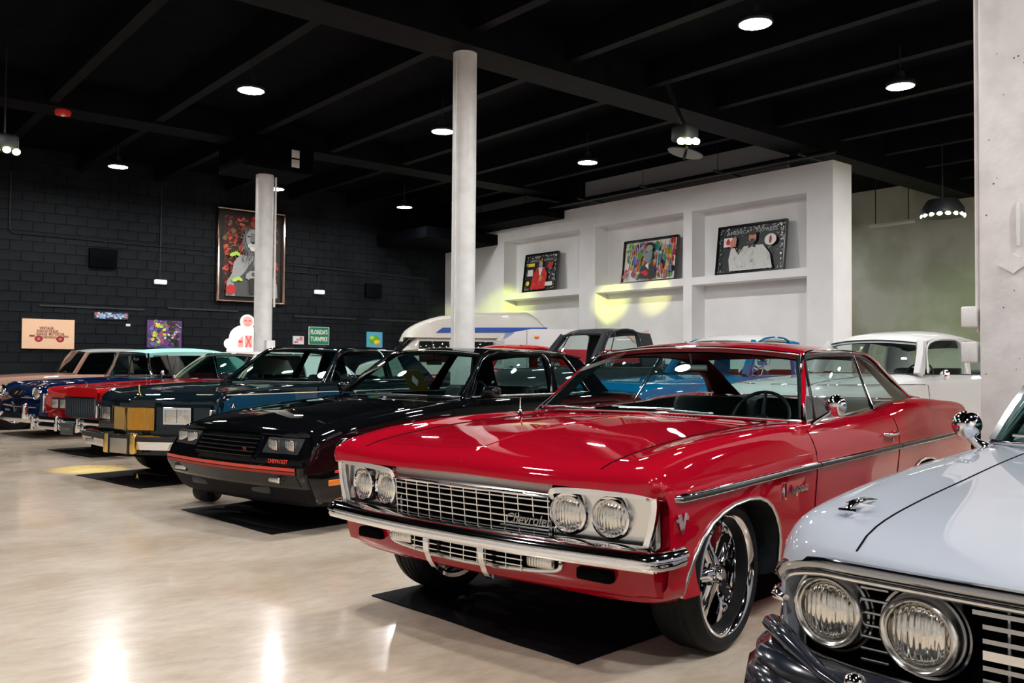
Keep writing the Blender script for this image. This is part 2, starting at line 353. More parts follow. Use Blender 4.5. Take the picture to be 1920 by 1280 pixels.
class Surf:
    """finds points on a finished body"""
    def __init__(s,me):
        s.t=BVHTree.FromPolygons([v.co[:] for v in me.vertices],[p.vertices[:] for p in me.polygons])
    def side(s,x,z,off=0,sg=-1):
        h=s.t.ray_cast(Vector((x,sg*2.5,z)),Vector((0,-sg,0)))
        if h[0] is None: return Vector((x,sg*.9,z))
        return h[0]+Vector((0,sg*off,0))
    def sn(s,x,z,sg=-1):
        h=s.t.ray_cast(Vector((x,sg*2.5,z)),Vector((0,-sg,0))); 
        return (h[0],h[1] if h[1].y*sg>0 else -h[1]) if h[0] is not None else (Vector((x,sg*.9,z)),Vector((0,sg,0)))
    def top(s,x,y,off=0):
        h=s.t.ray_cast(Vector((x,y,3)),Vector((0,0,-1)))
        if h[0] is None: return Vector((x,y,.9))
        return h[0]+Vector((0,0,off))
    def front(s,y,z,off=0,d=1):
        h=s.t.ray_cast(Vector((-3*d,y,z)),Vector((d,0,0)))
        if h[0] is None: return Vector((-.7*d,y,z))
        return h[0]+Vector((-d*off,0,0))
def boolcut(me,cutters,mats_dark):
    """subtracts the closed cutter meshes from the body mesh; cut faces take the dark material"""
    if mats_dark.name not in [m.name for m in me.materials]: me.materials.append(mats_dark)
    o=link('tmpbody',me)
    for c in cutters:
        cm=c.mesh('tmpcut',[mats_dark],0); co=link('tmpcut',cm)
        md=o.modifiers.new('b','BOOLEAN'); md.operation='DIFFERENCE'; md.solver='EXACT'; md.object=co; md.material_mode='TRANSFER'
        bpy.context.view_layer.update(); new=evalmesh(o,'body'); bpy.data.objects.remove(co); o.modifiers.clear(); o.data=new; me=new
    bpy.data.objects.remove(o); return me
def splitmesh(me,rules,parent,ang=32,names=None):
    """rules: function(center, normal) -> part name; one object per part"""
    P={}
    for p in me.polygons: P.setdefault(rules(p.center,p.normal,p.material_index),[]).append(p)
    out={}
    for nm,ps in P.items():
        idx={};V=[];F=[];mi=[]
        for p in ps:
            f=[]
            for v in p.vertices:
                if v not in idx: idx[v]=len(V); V.append(me.vertices[v].co[:])
                f.append(idx[v])
            F.append(f); mi.append(p.material_index)
        m=bpy.data.meshes.new(nm.split('#')[0]); m.from_pydata(V,[],F)
        for q in me.materials: m.materials.append(q)
        m.polygons.foreach_set('material_index',mi); m.shade_smooth(); m.set_sharp_from_angle(angle=R(ang)); out[nm]=link(nm.split('#')[0],m,parent)
    return out
def arch(x,R1,R2,zt,zb=-.1,n=14,xf=None):
    """wheel opening profile (x,z) polygon: half ellipse rising to zt over zero height zb"""
    c=.33; P=[(x-R1,zb)]
    for k in range(n+1):
        a=PI-PI*k/n; rx=R1 if math.cos(a)<0 else R2; e=.85
        P.append((x+rx*(abs(math.cos(a))**e)*(1 if math.cos(a)>0 else -1),c+(zt-c)*abs(math.sin(a))**e))
    P.append((x+R2,zb)); return P
def archcut(prof,y0=.55,y1=1.3):
    c=MB(); c.prism(prof,y0,y1); c.prism([q for q in prof],-y1,-y0); return c
def wheel(par,x,y,zc,rt,rr,wd,style='mag',rimmat=None,steer=0,name='tire',caliper=None,cache={}):
    """tyre with its rim and spokes as children; y<0: outer face looks to -y"""
    rimmat=rimmat or CHROME; key=(rt,rr,wd,style,rimmat.name)
    if key not in cache:
        h=wd/2; s=-1 # built with outer face toward -y
        tp=[(rr-.005,-h*.86),(rr+.008,-h*.98),(rr+(rt-rr)*.45,-h*1.06),(rt-.022,-h*.98),(rt-.006,-h*.86),(rt,-h*.6),(rt+.001,0),(rt,h*.6),(rt-.006,h*.86),(rt-.022,h*.98),(rr+(rt-rr)*.45,h*1.06),(rr,h*.9),(rr-.03,h*.8),(rr-.03,-h*.8)]
        tire=MB().lathe(tp,48,closed=True)
        for q in (-.45,-.15,.15,.45): tire.lathe([(rt+.002,h*q-.004),(rt-.004,h*q),(rt+.002,h*q+.004)],48)
        tire=tire.mesh('tire',RUBBER,40)
        rp=[(rr+.006,-h*.98),(rr-.002,-h*1.02),(rr-.012,-h*.96),(rr-.022,-h*.75),(rr-.035,-h*.1),(rr-.04,h*.5),(rr-.02,h*.85),(rr-.0,h*.9)]
        rim=MB().lathe(rp,48).mesh('rim',rimmat,40)
        parts=[('rim',rim,[0])]
        if style=='mag':
            sp=MB(); n=8; yb=-h*.30
            sec=[]
            for k in range(n+1):
                t=k/n; r=.045+(rr-.045-.022)*t; w=.036-.004*math.sin(t*PI)+.016*t**3; dz=-h*.50+h*.35*math.sin(t*PI*.5)
                sec.append([(-w,dz+.022,r),(-w*.7,dz-.006,r),(0,dz-.018,r),(w*.7,dz-.006,r),(w,dz+.022,r),(0,dz+.03,r)])
            sp.grid(np.array(sec),cv=True); spoke=sp.mesh('spoke',rimmat,50)
            parts.append(('spoke',spoke,[2*PI*k/5+.3 for k in range(5)]))
            hb=MB().lathe([(0,-h*.78),(.022,-h*.78),(.030,-h*.70),(.034,-h*.55),(.062,-h*.50),(.07,-h*.35),(.07,h*.3)],24).mesh('hub_cap',rimmat,40); parts.append(('hub_cap',hb,[0]))
            nut=MB().lathe([(0,-h*.66),(.008,-h*.66),(.010,-h*.5)],8,c=(.048,0,0)).mesh('lug_nut',DCHROME,40); parts.append(('lug_nut',nut,[2*PI*k/5+.95 for k in range(5)]))
        elif style=='wire':
            sp=MB()
            for k in range(28):
                a=2*PI*k/28; b=a+.35*(1 if k%2 else -1); sp.tube([(.05*math.cos(b),-h*.6,.05*math.sin(b)),((rr-.02)*math.cos(a),-h*(.35 if k%3 else .7),(rr-.02)*math.sin(a))],.004,5)
            parts.append(('spoke_set',sp.mesh('spoke_set',rimmat,40),[0]))
            parts.append(('hub_cap',MB().lathe([(0,-h*.9),(.03,-h*.88),(.055,-h*.6),(.06,h*.2)],20).mesh('hub_cap',rimmat,40),[0]))
        else:
            parts.append(('hub_cap',MB().lathe([(0,-h*.8),(.05,-h*.84),(.09,-h*.7),(rr*.7,-h*.62),(rr-.03,-h*.8),(rr-.02,-h*.7)],32).mesh('hub_cap',rimmat,40),[0]))
        drum=MB().lathe([(.0,h*.25),(rr*.66,h*.25),(rr*.66,h*.35),(0,h*.36)],32).mesh('brake_disc',DCHROME,40); parts.append(('brake_disc',drum,[0]))
        cache[key]=(tire,parts)
    tire,parts=cache[key]
    o=link('tire',tire,par,(x,y,zc),(0,0,(0 if y<0 else PI)+steer))
    for nm,me,angs in parts:
        for a in angs: link(nm,me,o,None,(0,-a,0))
    if caliper: MB().rbox((.13,-.0+wd*.08,.12),(.07,.05,.13),.015).build('brake_caliper',caliper,o)
    return o
def arc_curve(c0,cc,n=12,flat=2.2):
    """curve from (x,-y,z) over the centre (xc,0,zc) to (x,y,z)"""
    x,y,z=c0; xc,zc=cc; out=[]
    for k in range(-n,n+1):
        t=k/n; w=1-abs(t)**flat; out.append((x+(xc-x)*w,y*t,z+(zc-z)*w))
    return np.array(out)
def sheet(curves,n=8,dense=True):
    C=np.array(curves)
    return C if not dense else np.array([catmull(C[:,j],n) for j in range(C.shape[1])]).transpose(1,0,2)
def lin(a,b,n):
    a=np.array(a,float);b=np.array(b,float); return [a+(b-a)*t for t in np.linspace(0,1,n)]
def along(P,ts):
    """points on polyline P (by x) at the given x values"""
    P=np.array(P,float); return np.array([[t,np.interp(t,P[:,0],P[:,1]),np.interp(t,P[:,0],P[:,2])] for t in ts])
def greenhouse(par,G,pm,roofm=None,gl=None,trim=None):
    """G: wb,wt (windshield base / top corner + centre), roof stations, rt, rb (rear glass top/base), belt, rail, side panels"""
    gl=gl or WGLASS; roofm=roofm or pm; trim=trim or CHROME; O={}
    wb=arc_curve(G['wb'][:3],G['wb'][3:]); wt=arc_curve(G['wt'][:3],G['wt'][3:])
    ws=np.array([wb+(wt-wb)*t+np.array([ -.02*math.sin(PI*t),0,.012*math.sin(PI*t)]) for t in np.linspace(0,1,7)])
    MB().grid(ws).build('windshield',gl,par,60)
    rt=arc_curve(G['rt'][:3],G['rt'][3:]); rb=arc_curve(G['rb'][:3],G['rb'][3:])
    MB().grid(np.array([rt+(rb-rt)*t for t in np.linspace(0,1,5)])).build('rear_window',gl,par,60)
    # roof panel with drip edge
    cs=[wt]+[arc_curve(s[:3],s[3:],flat=G.get('flat',2.6)) for s in G['roof']]+[rt]
    S=sheet(cs,4); n=S.shape[1]
    up=MB(); up.grid(S); low=S-np.array([0,0,.028]); low=low*np.array([1,.985,1]); 
    up.grid(low,flip=True)
    e0=np.array([S[:,0],low[:,0]]);e1=np.array([S[:,-1],low[:,-1]]);e2=np.array([S[0],low[0]]);e3=np.array([S[-1],low[-1]])
    for e in (e0,e1,e2,e3): up.grid(e)
    up.build('roof',roofm,par,40)
    lin_=MB().grid(low-np.array([0,0,.01])).build('headliner',G.get('liner',DARKINT),par,60)
    rail=G['rail']; belt=G['belt']
    for sg in (-1,1):
        f=lambda P:[(x,sg*abs(y),z) for x,y,z in P]
        # A pillar
        A0=np.array(G['wb'][:3]); A1=np.array(G['wt'][:3])
        pts=[A0+(A1-A0)*t+np.array([0,.012*math.sin(PI*t),.01*math.sin(PI*t)]) for t in np.linspace(-.03,1.0,6)]
        w=G.get('apw',.022)
        MB().sweep(f([p+np.array([.03,-.008,0]) for p in pts]),[(-w*.7,-w*1.6),(w*.7,-w*1.6),(w,0),(w*.7,w*1.6),(-w*.7,w*1.6),(-w,0)]).build('windshield_pillar',pm,par,50)
        # side glass and pillars as ruled panels between belt and rail
        for nm,b0,t0,b1,t1,mt in G['side']:
            bs=along(belt,np.linspace(b0,b1,8)); ts=along(rail,np.linspace(t0,t1,8))
            rows=np.array([bs+(ts-bs)*t+np.array([0,.015*math.sin(PI*t),0]) for t in np.linspace(0,1,6)])
            rows[:,:,1]*=sg
            m=MB().grid(rows)
            if mt=='glass': m.build(nm,gl,par,60)
            else:
                r2=rows-np.array([0,sg*.03,0]); m.grid(r2); 
                for e in (np.array([rows[0],r2[0]]),np.array([rows[-1],r2[-1]]),np.array([rows[:,0],r2[:,0]]),np.array([rows[:,-1],r2[:,-1]])): m.grid(e)
                m.build(nm,{'body':pm,'roof':roofm}.get(mt,mt) if isinstance(mt,str) else mt,par,50)
        for nm,pa,r,mt in G.get('trims',[]):
            MB().tube(f(catmull(pa,5)),r,6).build(nm,mt,par,60)
    e=MB().tube(wb,.010,6).tube(wt,.010,6).tube([wb[0]+(wt[0]-wb[0])*t for t in np.linspace(0,1,5)],.010,6).tube([wb[-1]+(wt[-1]-wb[-1])*t for t in np.linspace(0,1,5)],.010,6)
    e.build('windshield_trim',G.get('wtrim',trim),par,60)
    MB().tube(rb,.009,6).tube(rt,.009,6).build('rear_window_trim',G.get('wtrim',trim),par,60)
def interior(par,x0,x1,w,zb,col,dash=None,top=.78,wheelx=None,seats=True):
    """dashboard, steering wheel, front bench and rear bench"""
    dash=dash or col
    MB().rbox((x0+.16,0,zb-.07),(.42,w*1.9,.13),.05).build('dashboard',dash,par,50)
    if wheelx is None: wheelx=x0+.62
    sw=MB(); c=Vector((wheelx,-.37,zb-.03)); M_=Matrix.Translation(c)@Matrix.Rotation(R(-62),4,'Y'); sw.M=M_
    sw.tube([(.185*math.cos(a),.185*math.sin(a),0) for a in np.linspace(0,2*PI,28,endpoint=False)],.011,8,closed=True)
    sw.tube([(-.18,0,0),(0,0,-.03),(.18,0,0)],.012,6).lathe([(0,.0),(.04,-.01),(.045,-.05),(.02,-.06)],12,ax='z'); sw.tube([(0,0,-.04),(0,0,-.4)],.025,8)
    sw.build('steering_wheel',BLACKP,par,50)
    if seats:
        for i,(xs,hh) in enumerate(((x0+1.15,.0),(x0+2.0,-.02))):
            MB().rbox((xs-.15,0,zb-.42),(.5,w*1.55,.16),.06).build('seat',col,par,50)
            b=MB()
            for yy in (-w*.4,w*.4):
                b.M=Matrix.Translation((xs+.14,yy,zb-.17+hh))@Matrix.Rotation(R(14),4,'Y'); b.rbox((0,0,0),(.15,w*.74,.50),.06)
            b.build('seat_back',col,par,50)
def headlamp(par,c,r,bez,name='headlamp',nx=-1,rot=0,depth=.03,bm=None):
    """round lamp facing -x: bezel with a child lens"""
    bm=bm or CHROME
    b=MB(); b.M=Matrix.Translation(c)@Matrix.Rotation(rot,4,'Z')
    b.lathe([(r,.012),(r+.002,-.006),(r+bez*.35,-.014),(r+bez*.8,-.010),(r+bez,.004),(r+bez,depth)],32,ax='x')
    o=b.build('headlamp_bezel',bm,par,50)
    l=MB(); l.M=Matrix.Translation(c)@Matrix.Rotation(rot,4,'Z'); l.lathe([(0,-.012),(r*.5,-.009),(r*.8,-.002),(r+.001,.010)],28,ax='x'); l.build('headlamp_lens',LENS,o,60)
    return o
def rectlamp(par,c,w,h,rot=0,t=.010,bm=None,nm='headlamp_bezel',lens=None):
    bm=bm or CHROME; b=MB(); b.M=Matrix.Translation(c)@Matrix.Rotation(rot,4,'Z')
    P=[(-.006,-w/2,-h/2),(-.006,w/2,-h/2),(-.006,w/2,h/2),(-.006,-w/2,h/2)]
    b.sweep(P,[(-t,-t*.8),(t,-t*.8),(t,t*.8),(-t,t*.8)],closed=True,up=(1,0,0)); o=b.build(nm,bm,par,40)
    l=MB(); l.M=b.M; l.rbox((.0,0,0),(.03,w-.006,h-.006),.008); l.build(nm.replace('bezel','lens'),lens or LENS,o,50); return o
def seam(par,pts,name='panel_gap',r=.0035,m=None):
    return MB().tube(pts,r,5).build(name,m or BLACKM,par,0)
# ------------------------------------------------------------------ black coupe
def body(t,st,pm,arches,cab,cabz,rule,extra=[],step=.08,mats=None):
    G,mb=hull(st,step); me=mb.mesh('body',mats or [pm],32)
    cb=MB(); cb.prism(cab,cabz[0],cabz[1],'z')
    me=boolcut(me,[archcut(a,yi) for a,yi in arches]+[cb]+extra,DARKINT); sf=Surf(me)
    P=splitmesh(me,lambda c,n,mi:'body' if mi>=len(mats or [pm]) else rule(c,n),t); return sf,P
def cabpoly(x0,x1,w0,w1,fb=.06,rb=.15):
    return [(x0+.06,-w0),(x1-.5,-w1),(x1-.1,-w1*.85),(x1+rb*0,-w1*.7),(x1,w1*.7),(x1-.1,w1*.85),(x1-.5,w1),(x0+.06,w0),(x0,w0*.5),(x0-fb,0),(x0,-w0*.5)]
BLK=paint('gloss_black_paint',(.0025,.0028,.0035,1),.3)
STRIPE=mat('orange_red_stripe',srgb(205,52,30),.35,coat=.4)
def bx(s,**k): return dict(s,**k)
def black_car():
    t=thing('sport_coupe','glossy black two-door coupe with an orange-red stripe round its sloping nose','car',(3.55,6.83,0),R(12))
    q=lambda x,W,zb,ze,zh,zc,**k:dict(x=x,W=W,zb=zb,ze=ze,zh=zh,zc=zc,boxy=1,**k)
    st=[dict(x=-.87,W=.84,dxc=-.06,dxs=[.20,.20,.18,.12,.06,.05,.08,.11,.13,.14,.14,.14],P=[(0,.22),(.6,.22),(.80,.24),(.85,.32),(.86,.40),(.86,.47),(.85,.55),(.83,.63),(.78,.68),(.66,.71),(.36,.715),(0,.72)]),
        dict(x=-.83,W=.87,dxc=-.06,dxs=[.17,.17,.12,.06,.01,-.0,.03,.06,.09,.115,.125,.125],P=[(0,.20),(.62,.20),(.83,.22),(.875,.31),(.885,.40),(.885,.48),(.875,.58),(.86,.67),(.80,.725),(.66,.745),(.36,.75),(0,.76)]),
        dict(x=-.66,W=.90,dxc=-.03,P=[(0,.19),(.62,.19),(.85,.21),(.89,.31),(.902,.40),(.902,.50),(.895,.62),(.88,.71),(.82,.755),(.66,.77),(.36,.785),(0,.80)]),
        dict(x=-.45,W=.91,P=[(0,.19),(.62,.19),(.86,.21),(.895,.32),(.908,.44),(.91,.56),(.90,.68),(.885,.77),(.82,.81),(.66,.82),(.36,.84),(0,.855)]),
        dict(x=0,W=.915,P=[(0,.20),(.62,.20),(.86,.22),(.895,.34),(.91,.46),(.912,.60),(.902,.74),(.885,.83),(.82,.865),(.66,.87),(.36,.885),(0,.90)]),
        dict(x=.5,W=.915,P=[(0,.20),(.62,.20),(.86,.22),(.895,.34),(.91,.46),(.912,.62),(.902,.77),(.885,.875),(.82,.91),(.66,.915),(.36,.93),(0,.94)]),
        dict(x=.95,W=.915,P=[(0,.20),(.62,.20),(.86,.22),(.895,.34),(.91,.46),(.912,.64),(.902,.80),(.88,.91),(.82,.945),(.66,.945),(.36,.95),(0,.955)])]
    for x in (1.6,2.3): st.append(dict(x=x,W=.915,P=[(0,.20),(.62,.20),(.86,.22),(.895,.34),(.91,.46),(.912,.64),(.902,.82),(.875,.925),(.82,.955),(.66,.955),(.36,.955),(0,.955)]))
    for x,w,z in ((3.0,.915,.965),(3.6,.905,.95),(4.0,.88,.92),(4.12,.85,.87)): st.append(dict(x=x,W=w,P=[(0,.26),(.62,.26),(w-.06,.28),(w-.02,.38),(w-.005,.48),(w,.62),(w-.01,.80),(w-.04,z-.04),(w-.10,z),(.66,z),(.36,z),(0,z)]))
    def rule(c,n):
        if c.x<.93 and abs(c.y)<.74 and c.z>.74 and n.z>.3: return 'hood'
        if .72<c.x<2.28 and abs(c.y)>.7 and c.z>.3: return 'door#%d'%(c.y>0)
        return 'body'
    fa=arch(0,.41,.41,.66); ra=arch(2.75,.41,.41,.66)
    sf,P=body(t,st,BLK,[(fa,.52),(ra,.52)],cabpoly(.97,3.1,.74,.74,.14),(.38,1.4),rule)
    for sg in (-1,1):
        seam(t,[sf.top(x,sg*.74,.0005) for x in np.linspace(-.72,.93,24)])
        for xx in (.72,2.28): seam(t,[sf.side(xx,z,.0005,sg) for z in np.linspace(.28,.93,10)])
        MB().tube([sf.side(x,.455,.0,sg) for x in np.linspace(-.60,.40-.78,6)],.012,6).build('side_stripe',STRIPE,t,60)
        MB().tube([sf.side(x,.455,.0,sg) for x in np.linspace(.45,4.05,20)],.012,6).build('side_stripe',STRIPE,t,60)
        MB().rbox(tuple(sf.side(-.58,.375,.0,sg)),(.15,.012,.045),.005).build('side_marker',AMBER,t,50)
        MB().tube([sf.side(x,.235,.004,sg) for x in np.linspace(.45,2.3,8)],.014,6).build('rocker_trim',BLACKP,t,60)
        m=MB(); m.M=Matrix.Translation((1.12,sg*.985,1.01))@Matrix.Rotation(sg*R(-10),4,'Z'); m.rbox((0,0,0),(.10,.17,.10),.035); m.tube([(.02,-sg*.05,-.02),(.03,-sg*.12,-.05)],.02,8); m.build('door_mirror',BLK,P['door#%d'%(sg>0)],50)
        MB().rbox(tuple(sf.side(2.08,.84,.008,sg)),(.15,.016,.035),.006).build('door_handle',BLK,P['door#%d'%(sg>0)],50)
    seam(t,[sf.top(.90,y,.001) for y in np.linspace(-.74,.74,16)])
    # front face: fascia surface point at y, z
    FZ=[.20,.24,.34,.44,.50,.515,.56,.70,.735]; FO=[.16,.10,.045,-.015,-.02,.005,.02,.105,.15]
    def F(y,z,o=0): return Vector((-.885-.075*(1-(y/.84)**2)+float(np.interp(z,FZ,FO))-o,y,z))
    g=MB(); yy=np.linspace(-1,1,25); hw=lambda z: float(np.interp(z,[.2,.34,.5,.6,.735],[.80,.862,.872,.855,.79]))
    def frow(z):
        h=hw(z); r=[F(u*h,z) for u in yy]; e=r[0].x; w=min(1,max(.4,(z-.1)/.3)); s2=max(.862,h)+.012
        return [Vector((e+.30,-s2-.012,z)),Vector((e+.10,-s2,z)),Vector((e+.025,-h-.015,z))]+r+[Vector((e+.025,h+.015,z)),Vector((e+.10,s2,z)),Vector((e+.30,s2+.012,z))]
    g.grid(np.array([frow(z) for z in (.34,.39,.44,.50,.515,.56,.61,.66,.70)])); g.build('nose_fascia',BLK,t,24)
    g=MB(); g.grid(np.array([frow(z) for z in (.20,.24,.29,.34)])); g.build('air_dam',mat('matt_air_dam',(.006,.006,.007,1),.7,spec=.12),t,24)
    def band(z0,z1,off,name,m,y1=.83,n=21,par=t):
        ys=np.linspace(-y1,y1,n); g=MB(); g.grid(np.array([[F(y,z,off) for y in ys] for z in np.linspace(z0,z1,3)])); 
        g.grid(np.array([[F(y,z1,off) for y in ys],[F(y,z1,-.01) for y in ys]])); g.grid(np.array([[F(y,z0,off) for y in ys],[F(y,z0,-.01) for y in ys]])); return g.build(name,m,par,50)
    band(.475,.497,.010,'nose_stripe',STRIPE,.84); band(.448,.468,.008,'nose_stripe',mat('dark_red_stripe',srgb(150,32,24),.4),.84)
    band(.36,.445,.004,'bumper_face',mat('satin_grey_black',(.012,.012,.011,1),.4,coat=.2,spec=.2),.84)
    # grille recess with four bars
    ys=np.linspace(-.37,.37,13); g=MB(); g.grid(np.array([[F(y,z,.003) for y in ys] for z in (.55,.62,.70)])); g.build('grille_backing',BLACKM,t,0)
    for z in (.560,.590,.620,.650,.680): MB().sweep([F(y,z,.012) for y in ys],[(-.012,-.004),(.012,-.004),(.012,.004),(-.012,.004)]).build('grille_bar',BLK,t,50)
    MB().tube([F(y,z,.006) for y,z in ((-.39,.545),(-.37,.70),(.37,.70),(.39,.545),(-.39,.545))],.008,6).build('grille_frame',BLK,t,60)
    for sg in (-1,1):
        g=MB(); g.grid(np.array([[F(sg*y,z,.004) for y in np.linspace(.44,.80,6)] for z in (.59,.65,.70)])); g.build('lamp_recess',BLACKP,t,50)
        for y in (.53,.70):
            p=F(sg*y,.648,.012); rectlamp(t,(p.x+.004,p.y,p.z),.125,.085,rot=sg*.10,t=.005,bm=BLACKP)
        g=MB(); p=F(sg*.62,.400,.006); rectlamp(t,tuple(p),.15,.045,rot=sg*.08,t=.006,bm=BLACKP,nm='turn_signal_bezel')
        # lower air dam scoops
        p=F(sg*.40,.33,.0); g=MB(); g.rbox((p.x+.03,p.y,.315),(.06,.22,.07),.02); g.build('brake_scoop',mat('dark_grey_plastic',(.02,.022,.025,1),.5),t,50)
    p=F(-.64,.535,.007); F0=F(-.60,.535,.007);F1=F(-.70,.535,.007)
    text('CHEVROLET',.040,.0015,STRIPE,t,frame(p,(F1-F0),(0,0,1)),'nose_lettering',bold=.001,width=.20)
    text('SS',.045,.002,mat('red_badge',srgb(180,30,30),.3),t,frame(F(-.26,.60,.022),(.05,-1,0),(0,0,1)),'grille_badge')
    e=MB(); p=sf.top(-.86,0,0); e.tube([(p.x-.01,0,p.z),(p.x+.0,0,p.z+.03),(p.x+.02,0,p.z+.01)],.010,8); e.build('nose_emblem',CHROME,t)
    belt=[(.90,.80,.955),(1.5,.845,.962),(2.3,.84,.962),(2.8,.83,.965),(3.3,.80,.965)]
    rail=[(1.42,.61,1.345),(1.8,.63,1.358),(2.38,.635,1.358),(2.75,.63,1.35),(3.05,.62,1.325)]
    GH=dict(wb=(.93,.79,.968,.76,.975),wt=(1.42,.605,1.350,1.33,1.388),roof=[(1.7,.625,1.375,1.66,1.418),(2.3,.63,1.378,2.3,1.422),(2.8,.62,1.365,2.8,1.408)],rt=(3.02,.58,1.33,3.06,1.372),rb=(3.36,.70,.975,3.46,.98),flat=3.5,
        belt=belt,rail=rail,side=[('side_window',.98,1.47,2.22,2.36,'glass'),('centre_pillar',2.22,2.36,2.36,2.46,'body'),('quarter_window',2.36,2.46,2.92,2.72,'glass'),('rear_pillar',2.92,2.72,3.38,3.04,'body')],
        trims=[('drip_rail',[(.92,.82,.95),(1.44,.625,1.352),(1.8,.645,1.366),(2.38,.65,1.366),(2.75,.645,1.358),(3.05,.635,1.33)],.009,BLK),('window_trim',[(1.02,.835,.962),(1.5,.852,.968),(2.3,.848,.968),(2.9,.835,.972)],.007,CHROME2),('window_trim',[(2.94,.832,.97),(2.74,.64,1.345),(2.46,.65,1.352)],.006,CHROME),('window_trim',[(2.24,.85,.965),(2.37,.65,1.352),(1.49,.635,1.342),(1.0,.83,.965)],.006,CHROME)],apw=.020)
    greenhouse(t,GH,BLK,gl=glass('coupe_glass',(.60,.76,.74,1)))
    interior(t,.93,3.05,.76,.955,DARKINT)
    MB().rbox((1.42,0,1.27),(.02,.2,.05),.012).tube([(1.40,0,1.36),(1.42,0,1.28)],.006,6).build('rear_view_mirror',BLACKP,t,50)
    for a,b in (((.84,-.20,.965),(.80,-.68,.975)),((.83,.45,.965),(.80,-.05,.985))): MB().tube([a,b],.006,6).build('wiper',BLACKP,t,60)
    for x in (0,2.75):
        for sg in (-1,1): wheel(t,x,sg*.79,.325,.325,.20,.215,'disc',rimmat=DCHROME)
    cd=MB(); cd.M=Matrix.Translation((1.28,.12,1.09))@Matrix.Rotation(R(-32),4,'Y'); cd.box(-.003,0,-.13,.13,-.12,.12); o=tag(cd.build('display_card',mat('olive_card',srgb(105,84,30),.6),None,0),'olive show card with a white diamond mark inside the black coupe','card'); o.parent=None; o.matrix_world=t.matrix_basis.copy()
    dm=MB(); dm.M=cd.M; dm.prism([(0,-.06),(.045,0),(0,.065),(-.045,0)],-.0055,-.0035,'x'); dm.M=cd.M
    d=dm.build('diamond_mark',mat('white_print',(.75,.75,.72,1),.6),o,0)
    return t
black_car()
